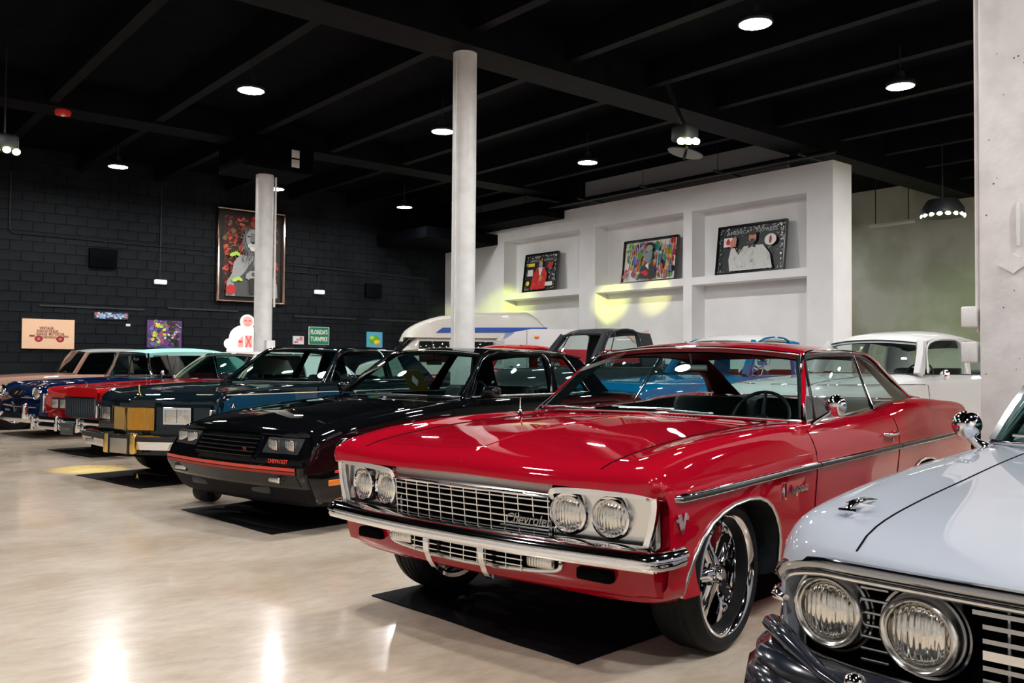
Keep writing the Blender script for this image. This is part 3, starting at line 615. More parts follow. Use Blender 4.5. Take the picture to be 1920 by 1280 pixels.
# ------------------------------------------------------------------ dark teal coupe with gold grille
def rows(spec,kind='boxy'):
    """spec rows: x,W,zb,ze,zh,zc -> station list"""
    out=[]
    for r in spec:
        x,W,zb,ze,zh,zc=r[:6]; d=dict(x=x,W=W,zb=zb,ze=ze,zh=zh,zc=zc,boxy=1 if kind=='boxy' else 0,tuck=.07)
        if len(r)>6: d.update(r[6])
        out.append(d)
    return out
def uright(t,F,y,z0,z1,w,d,m,name): 
    a=F(y,z0,.0);b=F(y,z1,.0); return MB().sweep([(a.x-d/2,y,z0),(b.x-d/2,y,z1)],[(-d,-w),(d,-w),(d,w),(-d,w)],up=(1,0,0)).build(name,m,t,50)
TEALD=paint('dark_teal_paint',(.004,.010,.014,1),.3); TEAL=paint('teal_side_paint',srgb(22,62,88),.3)
def teal_car():
    t=thing('formal_coupe','dark teal two-door coupe with a gold grille and gold bumper guards','car',(3.731,9.861,0),R(21.5))
    st=rows([(-1.055,.86,.30,.80,.80,.81,dict(dxv=.37,dxs=[.1,.1,.08,.03,.0,.0,.0,.01,.02,.02,.02,.02])),(-1.03,.90,.29,.85,.85,.86,dict(dxv=.36)),(-.92,.915,.28,.905,.90,.915,dict(dxv=.27)),(-.45,.93,.26,.955,.94,.965),(0,.935,.25,.99,.965,.99),(.6,.935,.25,1.01,.985,1.005),(1.0,.935,.25,1.02,1.01,1.01),(1.7,.935,.25,1.025,1.02,1.02),(2.4,.935,.25,1.03,1.02,1.02),(3.2,.935,.28,1.02,1.01,1.01),(3.78,.915,.32,.99,.98,.98),(3.86,.88,.36,.94,.93,.93)])
    def rule(c,n):
        if c.x<.95 and abs(c.y)<.70 and c.z>.84: return 'hood'
        if .78<c.x<2.25 and abs(c.y)>.7 and c.z>.3: return 'door#%d'%(c.y>0)
        return 'body'
    fa=arch(0,.42,.42,.68); ra=arch(2.75,.42,.42,.66)
    sf,P=body(t,st,TEALD,[(fa,.52),(ra,.52)],cabpoly(1.03,3.1,.74,.74,.14),(.38,1.5),rule)
    def F(y,z,o=0): return Vector((-1.075+.36*abs(y)-o,y,z))
    g=MB(); g.grid(np.array([[F(y,z) for y in (-.87,-.80,-.4,0,.4,.80,.87)] for z in (.30,.5,.79)]+[[F(y,.82,-.03) for y in (-.87,-.80,-.4,0,.4,.80,.87)]])); g.build('nose_fascia',TEALD,t,20)
    # two-tone side: teal band under a fine gold line
    for sg in (-1,1):
        xs=np.linspace(-.70,3.75,40); g=MB(); g.grid(np.array([[sf.side(x,z,.0025,sg) for x in xs] for z in (.70,.78,.86,.915)])) 
        g.build('teal_band',TEAL,t,40)
        MB().tube([sf.side(x,.918-.0*x,.003,sg) for x in xs],.005,5).build('pinstripe',mat('pale_gold_line',(.75,.68,.5,1),.4),t,60)
        MB().tube([sf.side(x,.60,.003,sg) for x in xs[4:]],.014,6).build('side_moulding',CHROME2,t,60)
        seam(t,[sf.top(x,sg*.70,.0005) for x in np.linspace(-.70,.97,24)])
        for xx in (.78,2.25): seam(t,[sf.side(xx,z,.0035,sg) for z in np.linspace(.3,.99,10)])
        MB().tube([sf.side(x,z+.005,.002,sg) for x,z in fa[1:-1]],.010,6).build('wheel_arch_moulding',CHROME2,t,60)
        m=MB(); m.M=Matrix.Translation((1.22,sg*1.02,1.075)); m.rbox((0,0,0),(.10,.20,.10),.035); m.tube([(.02,-sg*.05,-.02),(.0,-sg*.12,-.06)],.02,8); m.build('door_mirror',TEALD,P['door#%d'%(sg>0)],50)
        # headlamp: chrome rectangle with twin lens
        p=F(sg*.545,.705,.014); rectlamp(t,(p.x,p.y,p.z),.29,.15,t=.012,rot=-sg*.345)
        p=F(sg*.545,.705,.024); MB().box(p.x-.006,p.x+.01,p.y-.006,p.y+.006,.632,.778).build('lamp_divider',BLACKP,t,0)
        p=F(sg*.80,.71,.0); MB().rbox((p.x+.06,sg*.885,.70),(.12,.03,.15),.01).build('corner_lamp',CHROME,t,50)
        MB().tube([sf.top(x,sg*.88,.004) for x in np.linspace(-.62,-.50,5)],.012,6).build('fender_spear',CHROME,t,60)
    # gold grille, split in the middle
    for sg in (-1,1):
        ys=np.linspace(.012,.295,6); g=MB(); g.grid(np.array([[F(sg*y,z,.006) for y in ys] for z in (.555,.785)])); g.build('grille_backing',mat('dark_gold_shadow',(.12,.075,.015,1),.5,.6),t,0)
        for k in range(15): uright(t,F,sg*(.022+.265*k/14),.556,.782,.0045,.022,GOLD,'grille_upright')
        MB().tube([F(sg*.008,.552,.012),F(sg*.298,.552,.012),F(sg*.298,.788,.012),F(sg*.008,.788,.012)],.008,6,closed=True).build('grille_frame',GOLD,t,60)
    MB().sweep([F(-.31,.812,.01),F(0,.812,.012),F(.31,.812,.01)],[(-.012,-.02),(.012,-.02),(.012,.02),(-.012,.02)]).build('grille_header',TEALD,t,50)
    MB().lathe([(0,.10),(.006,.09),(.008,.03),(.02,.005),(.03,0)],10,c=(-.93,0,sf.top(-.93,0).z),ax='z').prism([(-.022,.035),(0,.095),(.022,.035),(0,.055)],-.935,-.925,'x').build('hood_ornament',GOLD,t,50)
    # bumper
    ys=np.linspace(-.93,.93,25); fx=lambda y:-1.10+.30*max(0,abs(y)-.24)+.04*abs(y)
    pr=[(-.05,.055),(.03,.055),(.055,.035),(.05,-.02),(.035,-.09),(.0,-.10),(-.05,-.10)]
    Pp=[(fx(.93)+.35,-.975,.46),(fx(.93)+.06,-.965,.46)]+[(fx(y),y,.455) for y in ys]+[(fx(.93)+.06,.965,.46),(fx(.93)+.35,.975,.46)]
    MB().sweep(Pp,[(-x,z) for x,z in pr]).build('front_bumper',CHROME,t,50)
    MB().sweep(Pp,[(-.045,.045),(-.060,.045),(-.060,-.005),(-.045,-.005)]).build('bumper_strip',BLACKP,t,50)
    MB().box(-.9,-.72,-.80,.80,.26,.36).build('bumper_underside',BLACKM,t,0)
    for sg in (-1,1):
        MB().rbox((fx(.2)-.05,sg*.20,.425),(.06,.085,.215),.02).build('bumper_guard',GOLD,t,50)
        MB().rbox((fx(.2)-.05,sg*.152,.425),(.066,.012,.22),.004).build('guard_pad',BLACKP,t,50)
        MB().rbox((fx(.60)-.045,sg*.60,.405),(.02,.27,.06),.008).build('parking_lamp',LENS,t,50)
    MB().rbox((fx(0)-.066,.0,.40),(.012,.26,.15),.005).build('licence_plate',mat('plain_plate',(.45,.40,.32,1),.3,.6),t,50)
    belt=[(.98,.80,1.02),(1.5,.855,1.03),(2.3,.85,1.032),(2.9,.83,1.03),(3.4,.80,1.025)]
    rail=[(1.53,.62,1.41),(1.9,.64,1.42),(2.4,.645,1.42),(2.8,.64,1.41),(3.1,.63,1.39)]
    GH=dict(wb=(1.0,.79,1.03,.84,1.03),wt=(1.52,.61,1.415,1.45,1.44),roof=[(1.75,.635,1.435,1.74,1.477),(2.3,.64,1.44,2.3,1.482),(2.8,.63,1.43,2.8,1.47)],rt=(3.06,.59,1.39,3.10,1.43),rb=(3.4,.70,1.04,3.5,1.04),flat=3.5,belt=belt,rail=rail,
        side=[('side_window',1.06,1.57,2.22,2.30,'glass'),('centre_pillar',2.22,2.30,2.36,2.40,'body'),('quarter_window',2.36,2.40,2.75,2.68,'glass'),('rear_pillar',2.75,2.68,3.42,3.08,'body')],
        trims=[('drip_rail',[(1.0,.82,1.02),(1.54,.632,1.416),(1.9,.652,1.428),(2.4,.657,1.428),(2.8,.65,1.418),(3.1,.64,1.395)],.011,CHROME),('window_trim',[(1.08,.85,1.03),(1.58,.645,1.400),(2.30,.655,1.412),(2.24,.86,1.04)],.010,CHROME),('window_trim',[(1.06,.85,1.035),(1.6,.865,1.04),(2.4,.862,1.042),(2.8,.85,1.04)],.009,CHROME)],apw=.018,wtrim=CHROME)
    greenhouse(t,GH,TEALD,gl=glass('teal_coupe_glass',(.62,.78,.76,1)))
    interior(t,1.0,3.05,.76,1.02,DARKINT)
    for x in (0,2.75):
        for sg in (-1,1): wheel(t,x,sg*.80,.33,.33,.215,.21,'wire',rimmat=GOLD)
teal_car()
# ------------------------------------------------------------------ red luxury coupe with grey grille
REDL=paint('bright_red_paint',srgb(178,22,26),.3); WHTOP=mat('white_vinyl_roof',(.78,.77,.74,1),.45,coat=.3); AQ=mat('aqua_soft_top',srgb(150,205,198),.7)
def redlux_car():
    t=thing('luxury_coupe','bright red luxury coupe with a grey upright grille, white roof and square lamps','car',(4.0,13.05,0),R(15.7))
    st=rows([(-.90,.91,.36,.875,.82,.82,dict(dxs=[.12,.12,.10,.04,.0,0,0,0,0,0,0,0])),(-.88,.94,.34,.885,.86,.87),(-.75,.95,.32,.90,.885,.90),(-.3,.96,.30,.93,.91,.935),(.3,.965,.28,.96,.945,.965),(.95,.965,.27,.985,.985,.985),(1.7,.965,.27,.99,.985,.985),(2.6,.965,.28,.99,.985,.985),(3.55,.96,.3,.98,.97,.97),(3.66,.93,.35,.93,.92,.92)])
    st[0]['W']=.935
    rule=lambda c,n:'hood' if c.x<.95 and abs(c.y)<.6 and c.z>.84 else ('door#%d'%(c.y>0) if .75<c.x<2.3 and abs(c.y)>.75 and c.z>.32 else 'body')
    fa=arch(0,.42,.42,.66); sf,P=body(t,st,REDL,[(fa,.55),(arch(3.0,.42,.42,.6),.55)],cabpoly(1.03,3.1,.76,.76,.12),(.4,1.5),rule)
    F=lambda y,z,o=0: sf.front(y,z,o)
    # raised hood centre
    g=MB(); xs=np.linspace(-.93,.92,14); rowsg=[]
    for x in xs: 
        z=.885+.075*(x+.93)/1.85; w=.37+.05*(x+.93)
        rowsg.append([(x,-w-.02,z-.05),(x,-w,z),(x,-w*.5,z+.012),(x,0,z+.016),(x,w*.5,z+.012),(x,w,z),(x,w+.02,z-.05)])
    g.grid(np.array(rowsg)); r0=rowsg[0]; g.add([(q[0],q[1],q[2]) for q in r0]+[(-.93,.39,.775),(-.93,-.39,.775)],[tuple(range(9))]); g.build('hood_bulge',REDL,t,30)
    for sg in (-1,1):
        MB().tube([(x,sg*(.37+.05*(x+.93)),.888+.075*(x+.93)/1.85) for x in xs],.005,6).build('hood_edge_line',CHROME2,t,60)
        for y in (.50,.69):
            p=F(sg*y,.665,.010); rectlamp(t,tuple(p),.155,.135,t=.006)
        g=MB(); p=F(sg*.60,.665,.002); g.rbox(tuple(p),(.01,.42,.17),.01).build('lamp_recess',mat('dark_red_recess',srgb(110,12,16),.4),t,50)
        MB().rbox((-.90,sg*.955,.66),(.10,.03,.26),.012).build('corner_lamp',CHROME,t,50)
        MB().rbox((-1.12,sg*.26,.41),(.05,.06,.20),.015).build('bumper_guard',CHROME,t,50)
        MB().rbox((-1.12,sg*.88,.41),(.05,.05,.20),.015).build('bumper_guard',CHROME,t,50)
        MB().rbox((-1.075,sg*.70,.425),(.02,.14,.05),.008).build('parking_lamp',AMBER if sg<0 else mat('red_brown_lens',srgb(120,60,45),.3),t,50)
    g=MB(); g.box(-.935,-.90,-.365,.365,.50,.765); g.build('grille_shell',mat('grey_blue_metal',srgb(80,92,102),.3,.7),t,0)
    for k in range(17): MB().box(-.952,-.935,-.355+.71*k/16-.006,-.355+.71*k/16+.006,.505,.755).build('grille_upright',mat('pale_grey_metal',srgb(140,150,158),.25,.9) if k==0 else bpy.data.materials['pale_grey_metal'],t,0)
    MB().box(-.96,-.93,-.375,.375,.757,.772).build('grille_header',CHROME,t,0)
    ys=np.linspace(-.95,.95,21); Pp=[(-.75,-.99,.42),(-1.0,-.985,.42)]+[(-1.055,y,.42) for y in ys]+[(-1.0,.985,.42),(-.75,.99,.42)]
    MB().sweep(Pp,[(.05,.075),(-.02,.075),(-.04,.05),(-.04,.02),(-.028,.0),(-.045,-.03),(-.03,-.10),(.05,-.10)]).build('front_bumper',CHROME,t,50)
    MB().rbox((-1.12,-.0,.355),(.02,.30,.16),.006).build('licence_plate',mat('dark_plate',(.06,.065,.07,1),.4),t,50)
    text('CLASSIC',.05,.002,CHROME2,t,frame((-1.133,0,.35),(0,-1,0),(0,0,1)),'plate_lettering')
    MB().lathe([(0,.075),(.006,.07),(.010,.0)],10,c=(-.86,0,.90),ax='z').tube([(-.86+.0,.018*math.cos(a),.95+.025*math.sin(a)) for a in np.linspace(0,2*PI,12,endpoint=False)],.004,5,closed=True,up=(1,0,0)).build('hood_ornament',CHROME,t,50)
    belt=[(1.0,.80,.985),(1.5,.86,.995),(2.3,.86,.995),(2.9,.84,.995),(3.6,.80,.985)]
    rail=[(1.47,.63,1.36),(1.9,.65,1.375),(2.4,.655,1.375),(2.8,.65,1.365),(3.2,.63,1.33)]
    GH=dict(wb=(1.02,.79,1.0,.86,1.0),wt=(1.46,.625,1.365,1.39,1.39),roof=[(1.7,.645,1.385,1.68,1.425),(2.3,.65,1.39,2.3,1.43),(2.8,.64,1.38,2.8,1.415)],rt=(3.15,.59,1.33,3.2,1.36),rb=(3.55,.70,.99,3.6,.99),flat=3.4,belt=belt,rail=rail,
        side=[('side_window',1.08,1.51,2.3,2.35,'glass'),('rear_pillar',2.3,2.35,3.55,3.15,'roof')],trims=[('drip_rail',[(1.0,.82,.985),(1.48,.645,1.366),(1.9,.662,1.383),(2.4,.667,1.383),(2.8,.66,1.373),(3.15,.64,1.34)],.009,CHROME)],apw=.020)
    greenhouse(t,GH,mat('cream_pillar_paint',srgb(205,205,180),.35,coat=.5),roofm=WHTOP,gl=glass('green_screen_glass',(.60,.80,.76,1)))
    interior(t,1.02,3.0,.76,.985,DARKINT)
    for x in (0,3.0):
        for sg in (-1,1): wheel(t,x,sg*.81,.33,.33,.20,.21,'disc')
    MB().tube([(-.55,-.9,.895),(-.55,-.9,1.10)],.0018,5).build('antenna',CHROME,t)
redlux_car()
# ------------------------------------------------------------------ navy 1950s convertible with aqua soft top
NAVY=paint('navy_blue_paint',srgb(6,26,62),.3)
def navy_car():
    t=thing('soft_top_convertible','navy blue fifties convertible with an aqua soft top and gold V emblem','car',(3.9,16.6,0),R(9))
    st=[]
    for x,W,zf,zc,zb in ((-.86,.86,.72,.70,.30),(-.82,.90,.80,.78,.28),(-.65,.93,.88,.86,.26),(-.3,.945,.915,.905,.25),(.2,.95,.935,.94,.25),(.85,.95,.955,.965,.25),(1.6,.95,.96,.96,.25),(2.4,.95,.965,.96,.25),(3.2,.95,.97,.95,.28),(4.1,.93,.93,.90,.32),(4.3,.88,.86,.84,.36)):
        st.append(dict(x=x,W=W,dxc=-.05 if x<-.5 else 0,P=[(0,zb),(W*.7,zb),(W-.07,zb+.02),(W-.03,zb+.13),(W-.008,zb+.28),(W,zb+.42),(W-.015,zf-.12),(W-.05,zf-.03),(W*.87,zf+.005),(W*.70,zf-.05),(W*.4,(zf+zc)/2-.02),(0,zc)]))
    rule=lambda c,n:'hood' if c.x<.8 and abs(c.y)<.62 and c.z>.72 else 'body'
    sf,P=body(t,st,NAVY,[(arch(0,.40,.40,.62),.55),(arch(2.9,.40,.40,.55),.55)],cabpoly(.93,3.0,.74,.76,.10),(.4,1.5),rule)
    F=lambda y,z,o=0: sf.front(y,z,o)
    # oval nose panel with a gold V
    g=MB(); g.M=Matrix.Translation((F(0,.72).x-.008,0,.725)); g.disc((0,0,0),.36,28,ry=.085,nrm='x'); g.build('nose_panel',mat('deep_navy_panel',srgb(8,22,48),.25,coat=1),t,0)
    MB().tube([(F(0,.72).x-.012,.36*math.cos(a),.725+.085*math.sin(a)) for a in np.linspace(0,2*PI,30,endpoint=False)],.006,6,closed=True,up=(1,0,0)).build('nose_panel_rim',NAVY,t,60)
    MB().tube([(F(0,.7).x-.03,-.13,.755),(F(0,.7).x-.035,0,.70),(F(0,.7).x-.03,.13,.755)],.010,6).build('v_emblem',GOLD,t,60)
    for sg in (-1,1):
        # headlamp in a hooded eyebrow, fender ornament
        headlamp(t,(F(sg*.74,.74).x-.02,sg*.74,.735),.085,.025,rot=-sg*.1)
        o=MB(); z=sf.top(-.74,sg*.74).z; o.tube([(-.80,sg*.74,z+.0),(-.70,sg*.74,z+.05),(-.45,sg*.74,z+.02)],[.016,.012,.005],8); o.tube([(-.76,sg*.74,z+.03),(-.76,sg*.74,z+.09)],.010,6).build('fender_ornament',CHROME,t,60)
        MB().rbox((-1.0,sg*.62,.44),(.09,.09,.27),.03).build('bumper_guard',CHROME,t,50)
        MB().tube([sf.side(x,.70,.004,sg) for x in np.linspace(-.6,3.9,20)],.011,6).build('side_spear',CHROME,t,60)
    ys=np.linspace(-.88,.88,17)
    for z,r,dx in ((.655,.020,-.02),(.505,.022,-.05)): MB().tube([(F(0,.6).x+.10*(y/.9)**2+dx,y,z) for y in ys],r,8,sy=.8).build('grille_bar',CHROME,t,60)
    g=MB(); g.grid(np.array([[(F(0,.6).x+.10*(y/.9)**2-.0,y,z) for y in ys] for z in (.40,.65)])); g.build('grille_backing',BLACKM,t,0)
    for k in range(15): y=-.7+1.4*k/14; MB().tube([(F(0,.6).x+.10*(y/.9)**2-.012,y,.41),(F(0,.6).x+.10*(y/.9)**2-.012,y,.64)],.004,5).build('grille_upright',DCHROME,t,60)
    MB().sweep([(-.55,-1.0,.33)]+[(-.98+.10*(y/.9)**2,y,.33) for y in ys]+[(-.55,1.0,.33)],[(.05,.075),(-.03,.07),(-.055,.0),(-.03,-.07),(.05,-.075)]).build('front_bumper',CHROME,t,50)
    z=sf.top(-.7,0).z; MB().tube([(-.80,0,z-.01),(-.66,0,z+.05),(-.35,0,z+.045)],[.014,.02,.004],8).tube([(-.62,-.14,z+.05),(-.68,0,z+.055),(-.62,.14,z+.05)],.012,6).build('hood_ornament',CHROME,t,60)
    # wraparound windshield, soft top
    top=MB(); sec=[(.98,.62,1.395,.93,1.42),(1.3,.66,1.425,1.28,1.475),(1.8,.68,1.44,1.8,1.51),(2.3,.68,1.43,2.3,1.50),(2.7,.67,1.37,2.72,1.43),(3.05,.68,1.18,3.1,1.22),(3.22,.70,.98,3.3,1.0)]
    cs=[arc_curve(s[:3],s[3:],flat=3) for s in sec]; S=sheet(cs,4); top.grid(S)
    for sgn in (0,-1):
        e=S[:,sgn]; d=e.copy(); d[:,2]-=.07; d[:,1]*=1.03; n_=int(len(e)*.68); top.grid(np.array([e[:n_],d[:n_]]))
        # rear quarter curtain
        q=[]
        for k in range(int(len(e)*.50),len(e)): p=e[k]; q.append([p,(p[0]+.02,p[1]*1.05,(p[2]+.97)/2),(min(p[0]+.04,3.25),p[1]*1.10,.965)])
        top.grid(np.array(q))
    top.build('soft_top',AQ,t,50)
    wb=arc_curve((1.02,.80,.975),(.70,.985),flat=4); wt=arc_curve((1.0,.62,1.39),(.92,1.415),flat=3)
    gl_=MB(); gl_.grid(np.array([wb+(wt-wb)*k for k in np.linspace(0,1,5)])); gl_.build('windshield',glass('navy_car_glass',(.75,.86,.86,1)),t,60)
    MB().tube(wb,.011,6).tube(wt,.016,6).build('windshield_trim',CHROME,t,60)
    for sg in (-1,1):
        MB().tube([(1.02,sg*.80,.96),(.99,sg*.735,1.15),(1.02,sg*.63,1.40)],[.03,.026,.022],8).build('windshield_pillar',CHROME,t,60)
        MB().tube([(1.36,sg*.86,.96),(1.34,sg*.67,1.38)],.012,6).build('vent_post',CHROME,t,60)
        MB().tube([(2.26,sg*.86,.96),(2.24,sg*.69,1.37)],.012,6).build('window_post',CHROME,t,60)
        g=MB(); g.grid(np.array([[(x,sg*.86,.965) for x in (1.08,1.6,2.3,2.8)],[(x,sg*.68,1.37) for x in (1.08,1.6,2.25,2.55)]])); g.build('side_window',DGLASS,t,60)
        m=MB(); m.lathe([(0,-.03),(.03,-.026),(.05,.0),(.05,.01),(0,.012)],16,c=(1.10,sg*1.0,1.06),ax='x').tube([(1.12,sg*.9,.96),(1.11,sg*.98,1.03)],.010,6); m.build('mirror',CHROME,t,60)
    interior(t,.98,3.0,.76,.975,mat('pale_teal_interior',srgb(70,110,112),.5),wheelx=1.45)
    MB().rbox((1.1,0,1.30),(.02,.2,.05),.012).tube([(1.0,0,1.40),(1.1,0,1.31)],.006,6).build('rear_view_mirror',CHROME,t,50)
    for x in (0,2.9):
        for sg in (-1,1): wheel(t,x,sg*.80,.34,.34,.20,.20,'disc')
navy_car()
def tan_car():
    TAN=paint('rose_tan_paint',srgb(165,128,112),.35)
    t=thing('vintage_sedan','rose tan vintage sedan with pale roof farthest left against the black wall','car',(3.25,18.74,0),R(1.5)); t.scale=(1,.88,1)
    st=rows([(-.75,.78,.3,.80,.80,.82),(-.6,.84,.28,.89,.90,.93),(-.2,.86,.26,.95,.95,.985),(.4,.87,.26,.98,.99,1.02),(.95,.87,.26,1.0,1.0,1.03),(2.0,.87,.26,1.0,1.0,1.0),(3.0,.87,.28,1.0,1.0,1.0),(4.0,.80,.34,.90,.9,.9)],'round')
    sf,P=body(t,st,TAN,[(arch(0,.38,.38,.62),.5),(arch(2.8,.38,.38,.6),.5)],cabpoly(.98,3.0,.70,.70,.1),(.4,1.5),lambda c,n:'hood' if c.x<.9 and abs(c.y)<.55 and c.z>.8 else 'body')
    belt=[(.95,.74,1.01),(1.5,.79,1.02),(2.6,.79,1.02),(3.4,.74,1.0)]; rail=[(1.25,.60,1.42),(1.8,.62,1.44),(2.4,.62,1.44),(3.0,.58,1.38)]
    GH=dict(wb=(.98,.73,1.02,.80,1.03),wt=(1.24,.58,1.42,1.14,1.45),roof=[(1.5,.60,1.45,1.48,1.50),(2.2,.61,1.455,2.2,1.51),(2.7,.59,1.43,2.75,1.48)],rt=(3.0,.54,1.36,3.08,1.40),rb=(3.4,.64,1.02,3.5,1.02),belt=belt,rail=rail,
        side=[('side_window',1.05,1.3,2.0,2.0,'glass'),('centre_pillar',2.0,2.0,2.08,2.06,'body'),('rear_side_window',2.08,2.06,2.75,2.6,'glass'),('rear_pillar',2.75,2.6,3.4,3.0,'body')],trims=[],apw=.022)
    greenhouse(t,GH,TAN,roofm=mat('pale_grey_roof',srgb(190,190,186),.35,coat=.6),gl=DGLASS)
    interior(t,.98,2.9,.7,1.0,DARKINT)
    o=MB(); o.tube([(-.74,0,.84),(-.62,0,.97),(-.2,0,1.0)],[.02,.02,.006],8).tube([(-.68,-.2,.95),(-.72,0,.96),(-.68,.2,.95)],.014,6).tube([(-.66,-.1,.99),(-.70,.0,1.0),(-.66,.1,.99)],.010,6).build('hood_ornament',CHROME,t,60)
    for sg in (-1,1): headlamp(t,(-.77,sg*.60,.72),.085,.02); MB().tube([(.9,sg*.2,1.04),(.88,sg*.62,1.055)],.007,5).build('wiper',CHROME,t)
    ys=np.linspace(-.84,.84,13); MB().sweep([(-.95+.1*(y/.8)**2,y,.38) for y in ys],[(.04,.06),(-.03,.05),(-.045,0),(-.03,-.05),(.04,-.06)]).build('front_bumper',CHROME,t,50)
    for k in range(9): MB().tube([(-.78,-.3+.6*k/8,.42),(-.78,-.3+.6*k/8,.75)],.007,5).build('grille_upright',CHROME,t)
    for x in (0,2.8):
        for sg in (-1,1): wheel(t,x,sg*.73,.33,.33,.2,.19,'disc')
tan_car()
# ------------------------------------------------------------------ pale grey-white car in the foreground
PALE=paint('pale_grey_paint',srgb(163,168,178),.3)
BCH=mat('chrome_dark_reflections',(.012,.015,.022,1),.14,coat=.5,spec=.3)  # bumper chrome with its dark reflections put into a near-black base colour
def pale_car():
    t=thing('finned_hardtop','pale grey-white sixties hardtop with large round headlamps in the right foreground','car',(2.895,.479,0),R(8))
    st=[]
    fr=lambda d:[d]*12
    st.append(dict(x=-.90,W=.9,dxs=[.20]*12,P=[(0,.40),(.6,.40),(.84,.42),(.89,.50),(.90,.58),(.90,.66),(.89,.70),(.875,.735),(.83,.760),(.70,.765),(.38,.765),(0,.765)]))
    st.append(dict(x=-.89,W=.93,dxs=[.18,.18,.16,.15,.14,.13,.12,.07,.03,.01,0,0],P=[(0,.38),(.6,.38),(.86,.40),(.915,.50),(.93,.58),(.935,.66),(.93,.71),(.905,.755),(.85,.785),(.70,.798),(.38,.796),(0,.798)]))
    st.append(dict(x=-.865,W=.95,dxs=[.18,.18,.16,.15,.14,.13,.11,.07,.03,.01,0,0],P=[(0,.36),(.6,.36),(.88,.38),(.935,.48),(.95,.58),(.955,.67),(.948,.73),(.918,.79),(.85,.83),(.70,.825),(.38,.81),(0,.815)]))
    st.append(dict(x=-.72,W=.97,dxs=[.08,.08,.06,.05,.05,.04,.03,.01,0,0,0,0],P=[(0,.33),(.6,.33),(.90,.35),(.955,.46),(.97,.58),(.975,.69),(.965,.77),(.93,.845),(.86,.885),(.70,.865),(.38,.835),(0,.84)]))
    st.append(dict(x=-.45,W=.98,P=[(0,.28),(.6,.28),(.92,.30),(.965,.42),(.985,.56),(.99,.70),(.98,.80),(.94,.875),(.86,.91),(.70,.888),(.38,.865),(0,.87)]))
    for x,a,b,c in ((0,.928,.908,.90),(.5,.94,.928,.935),(1.0,.945,.94,.95),(1.8,.95,.95,.95),(2.8,.955,.95,.95),(3.6,.965,.94,.94),(4.4,.99,.93,.92)):
        st.append(dict(x=x,W=.99,P=[(0,.25),(.6,.25),(.93,.27),(.97,.40),(.988,.56),(.995,.71),(.985,.82),(.945,a-.03),(.86,a),(.70,b),(.38,(b+c)/2),(0,c)]))
    fa=arch(0,.46,.43,.66)
    def rule(c,n):
        if c.x<.93 and abs(c.y)<.715 and c.z>.76: return 'hood'
        if .85<c.x<2.3 and abs(c.y)>.7 and c.z>.32: return 'door#%d'%(c.y>0)
        return 'body'
    sf,P=body(t,st,PALE,[(fa,.55),(arch(3.0,.45,.45,.6),.55)],cabpoly(1.0,3.1,.78,.80,.14),(.4,1.5),rule)
    F=lambda y,z,o=0: sf.front(y,z,o)
    fx=lambda y:-.885+.10*(abs(y)/.95)**6
    for sg in (-1,1):
        seam(t,[sf.top(x,sg*.715,.0005) for x in np.linspace(-.855,.95,30)],r=.0025)
        for xx in (.85,2.3): seam(t,[sf.side(xx,z,.0005,sg) for z in np.linspace(.3,.92,10)])
        MB().tube([sf.side(x,z+.005,.002,sg) for x,z in fa[1:-1]],.009,6).build('wheel_arch_moulding',CHROME2,t,60)
    # chrome brow trim: two ribs that run across and sweep round the lamp pods
    brow=[(-.62,.975,.655),(-.70,.965,.70),(-.765,.94,.735),(-.82,.885,.768),(-.865,.80,.788),(-.893,.715,.792),(-.903,.5,.790),(-.908,.25,.788),(-.91,0,.788)]
    full=lambda B:[tuple(q) for q in catmull(list(B)+[(x,-y,z) for x,y,z in B[-2::-1]],4)]
    MB().sweep(full(brow),[(-.012,-.012),(.004,-.016),(.014,-.008),(.016,.004),(.010,.014),(-.012,.014)],up=(0,0,1)).build('brow_trim',DCHROME,t,50)
    low=[(x+.006,y*.992,z-.026) for x,y,z in brow]
    MB().tube(full(low),.0075,8).build('brow_rib',CHROME2,t,60)
    # surround panel below the brow: black recess
    ys=np.linspace(-.90,.90,31); g=MB(); g.grid(np.array([[(fx(y)+.10,y,z) for y in ys] for z in (.47,.60,.76)])); g.build('grille_backing',BLACKM,t,0)
    # lower chrome sill of the grille
    sill=[(-.66,.965,.66),(-.72,.955,.60),(-.775,.915,.563),(-.84,.80,.548),(-.875,.6,.545),(-.89,.3,.545),(-.895,0,.545)]
    MB().tube(full(sill),.013,8).build('grille_sill',CHROME,t,60)
    for sg in (-1,1):
        for y,z,xx in ((.80,.664,-.815),(.577,.660,-.855)):
            c=Vector((xx,sg*y,z)); rot=-sg*.12
            bz=MB(); bz.M=Matrix.Translation(c)@Matrix.Rotation(rot,4,'Z'); bz.lathe([(.070,.012),(.071,-.004),(.074,-.012),(.080,-.016),(.086,-.012),(.090,-.002),(.092,.02),(.098,.045)],40,ax='x'); o=bz.build('headlamp_bezel',CHROME2,t,50)
            r2=MB(); r2.M=bz.M; r2.lathe([(.071,.006),(.0705,-.002),(.074,-.004)],36,ax='x'); r2.build('inner_ring',BLACKP,o,50)
            l=MB(); l.M=bz.M; l.lathe([(0,-.018),(.03,-.016),(.055,-.007),(.068,.004),(.071,.012)],36,ax='x'); l.build('headlamp_lens',LENS,o,60)
            s=MB(); s.M=bz.M; s.lathe([(.098,.03),(.104,.028),(.108,.05),(.108,.09)],40,ax='x'); s.build('lamp_pod',DCHROME,t,50)
        MB().tube([(-.68,sg*.955,.665),(-.72,sg*.968,.668),(-.765,sg*.955,.668),(-.79,sg*.92,.666)],[.012,.017,.016,.010],8).build('parking_lamp_ear',CHROME,t,60)
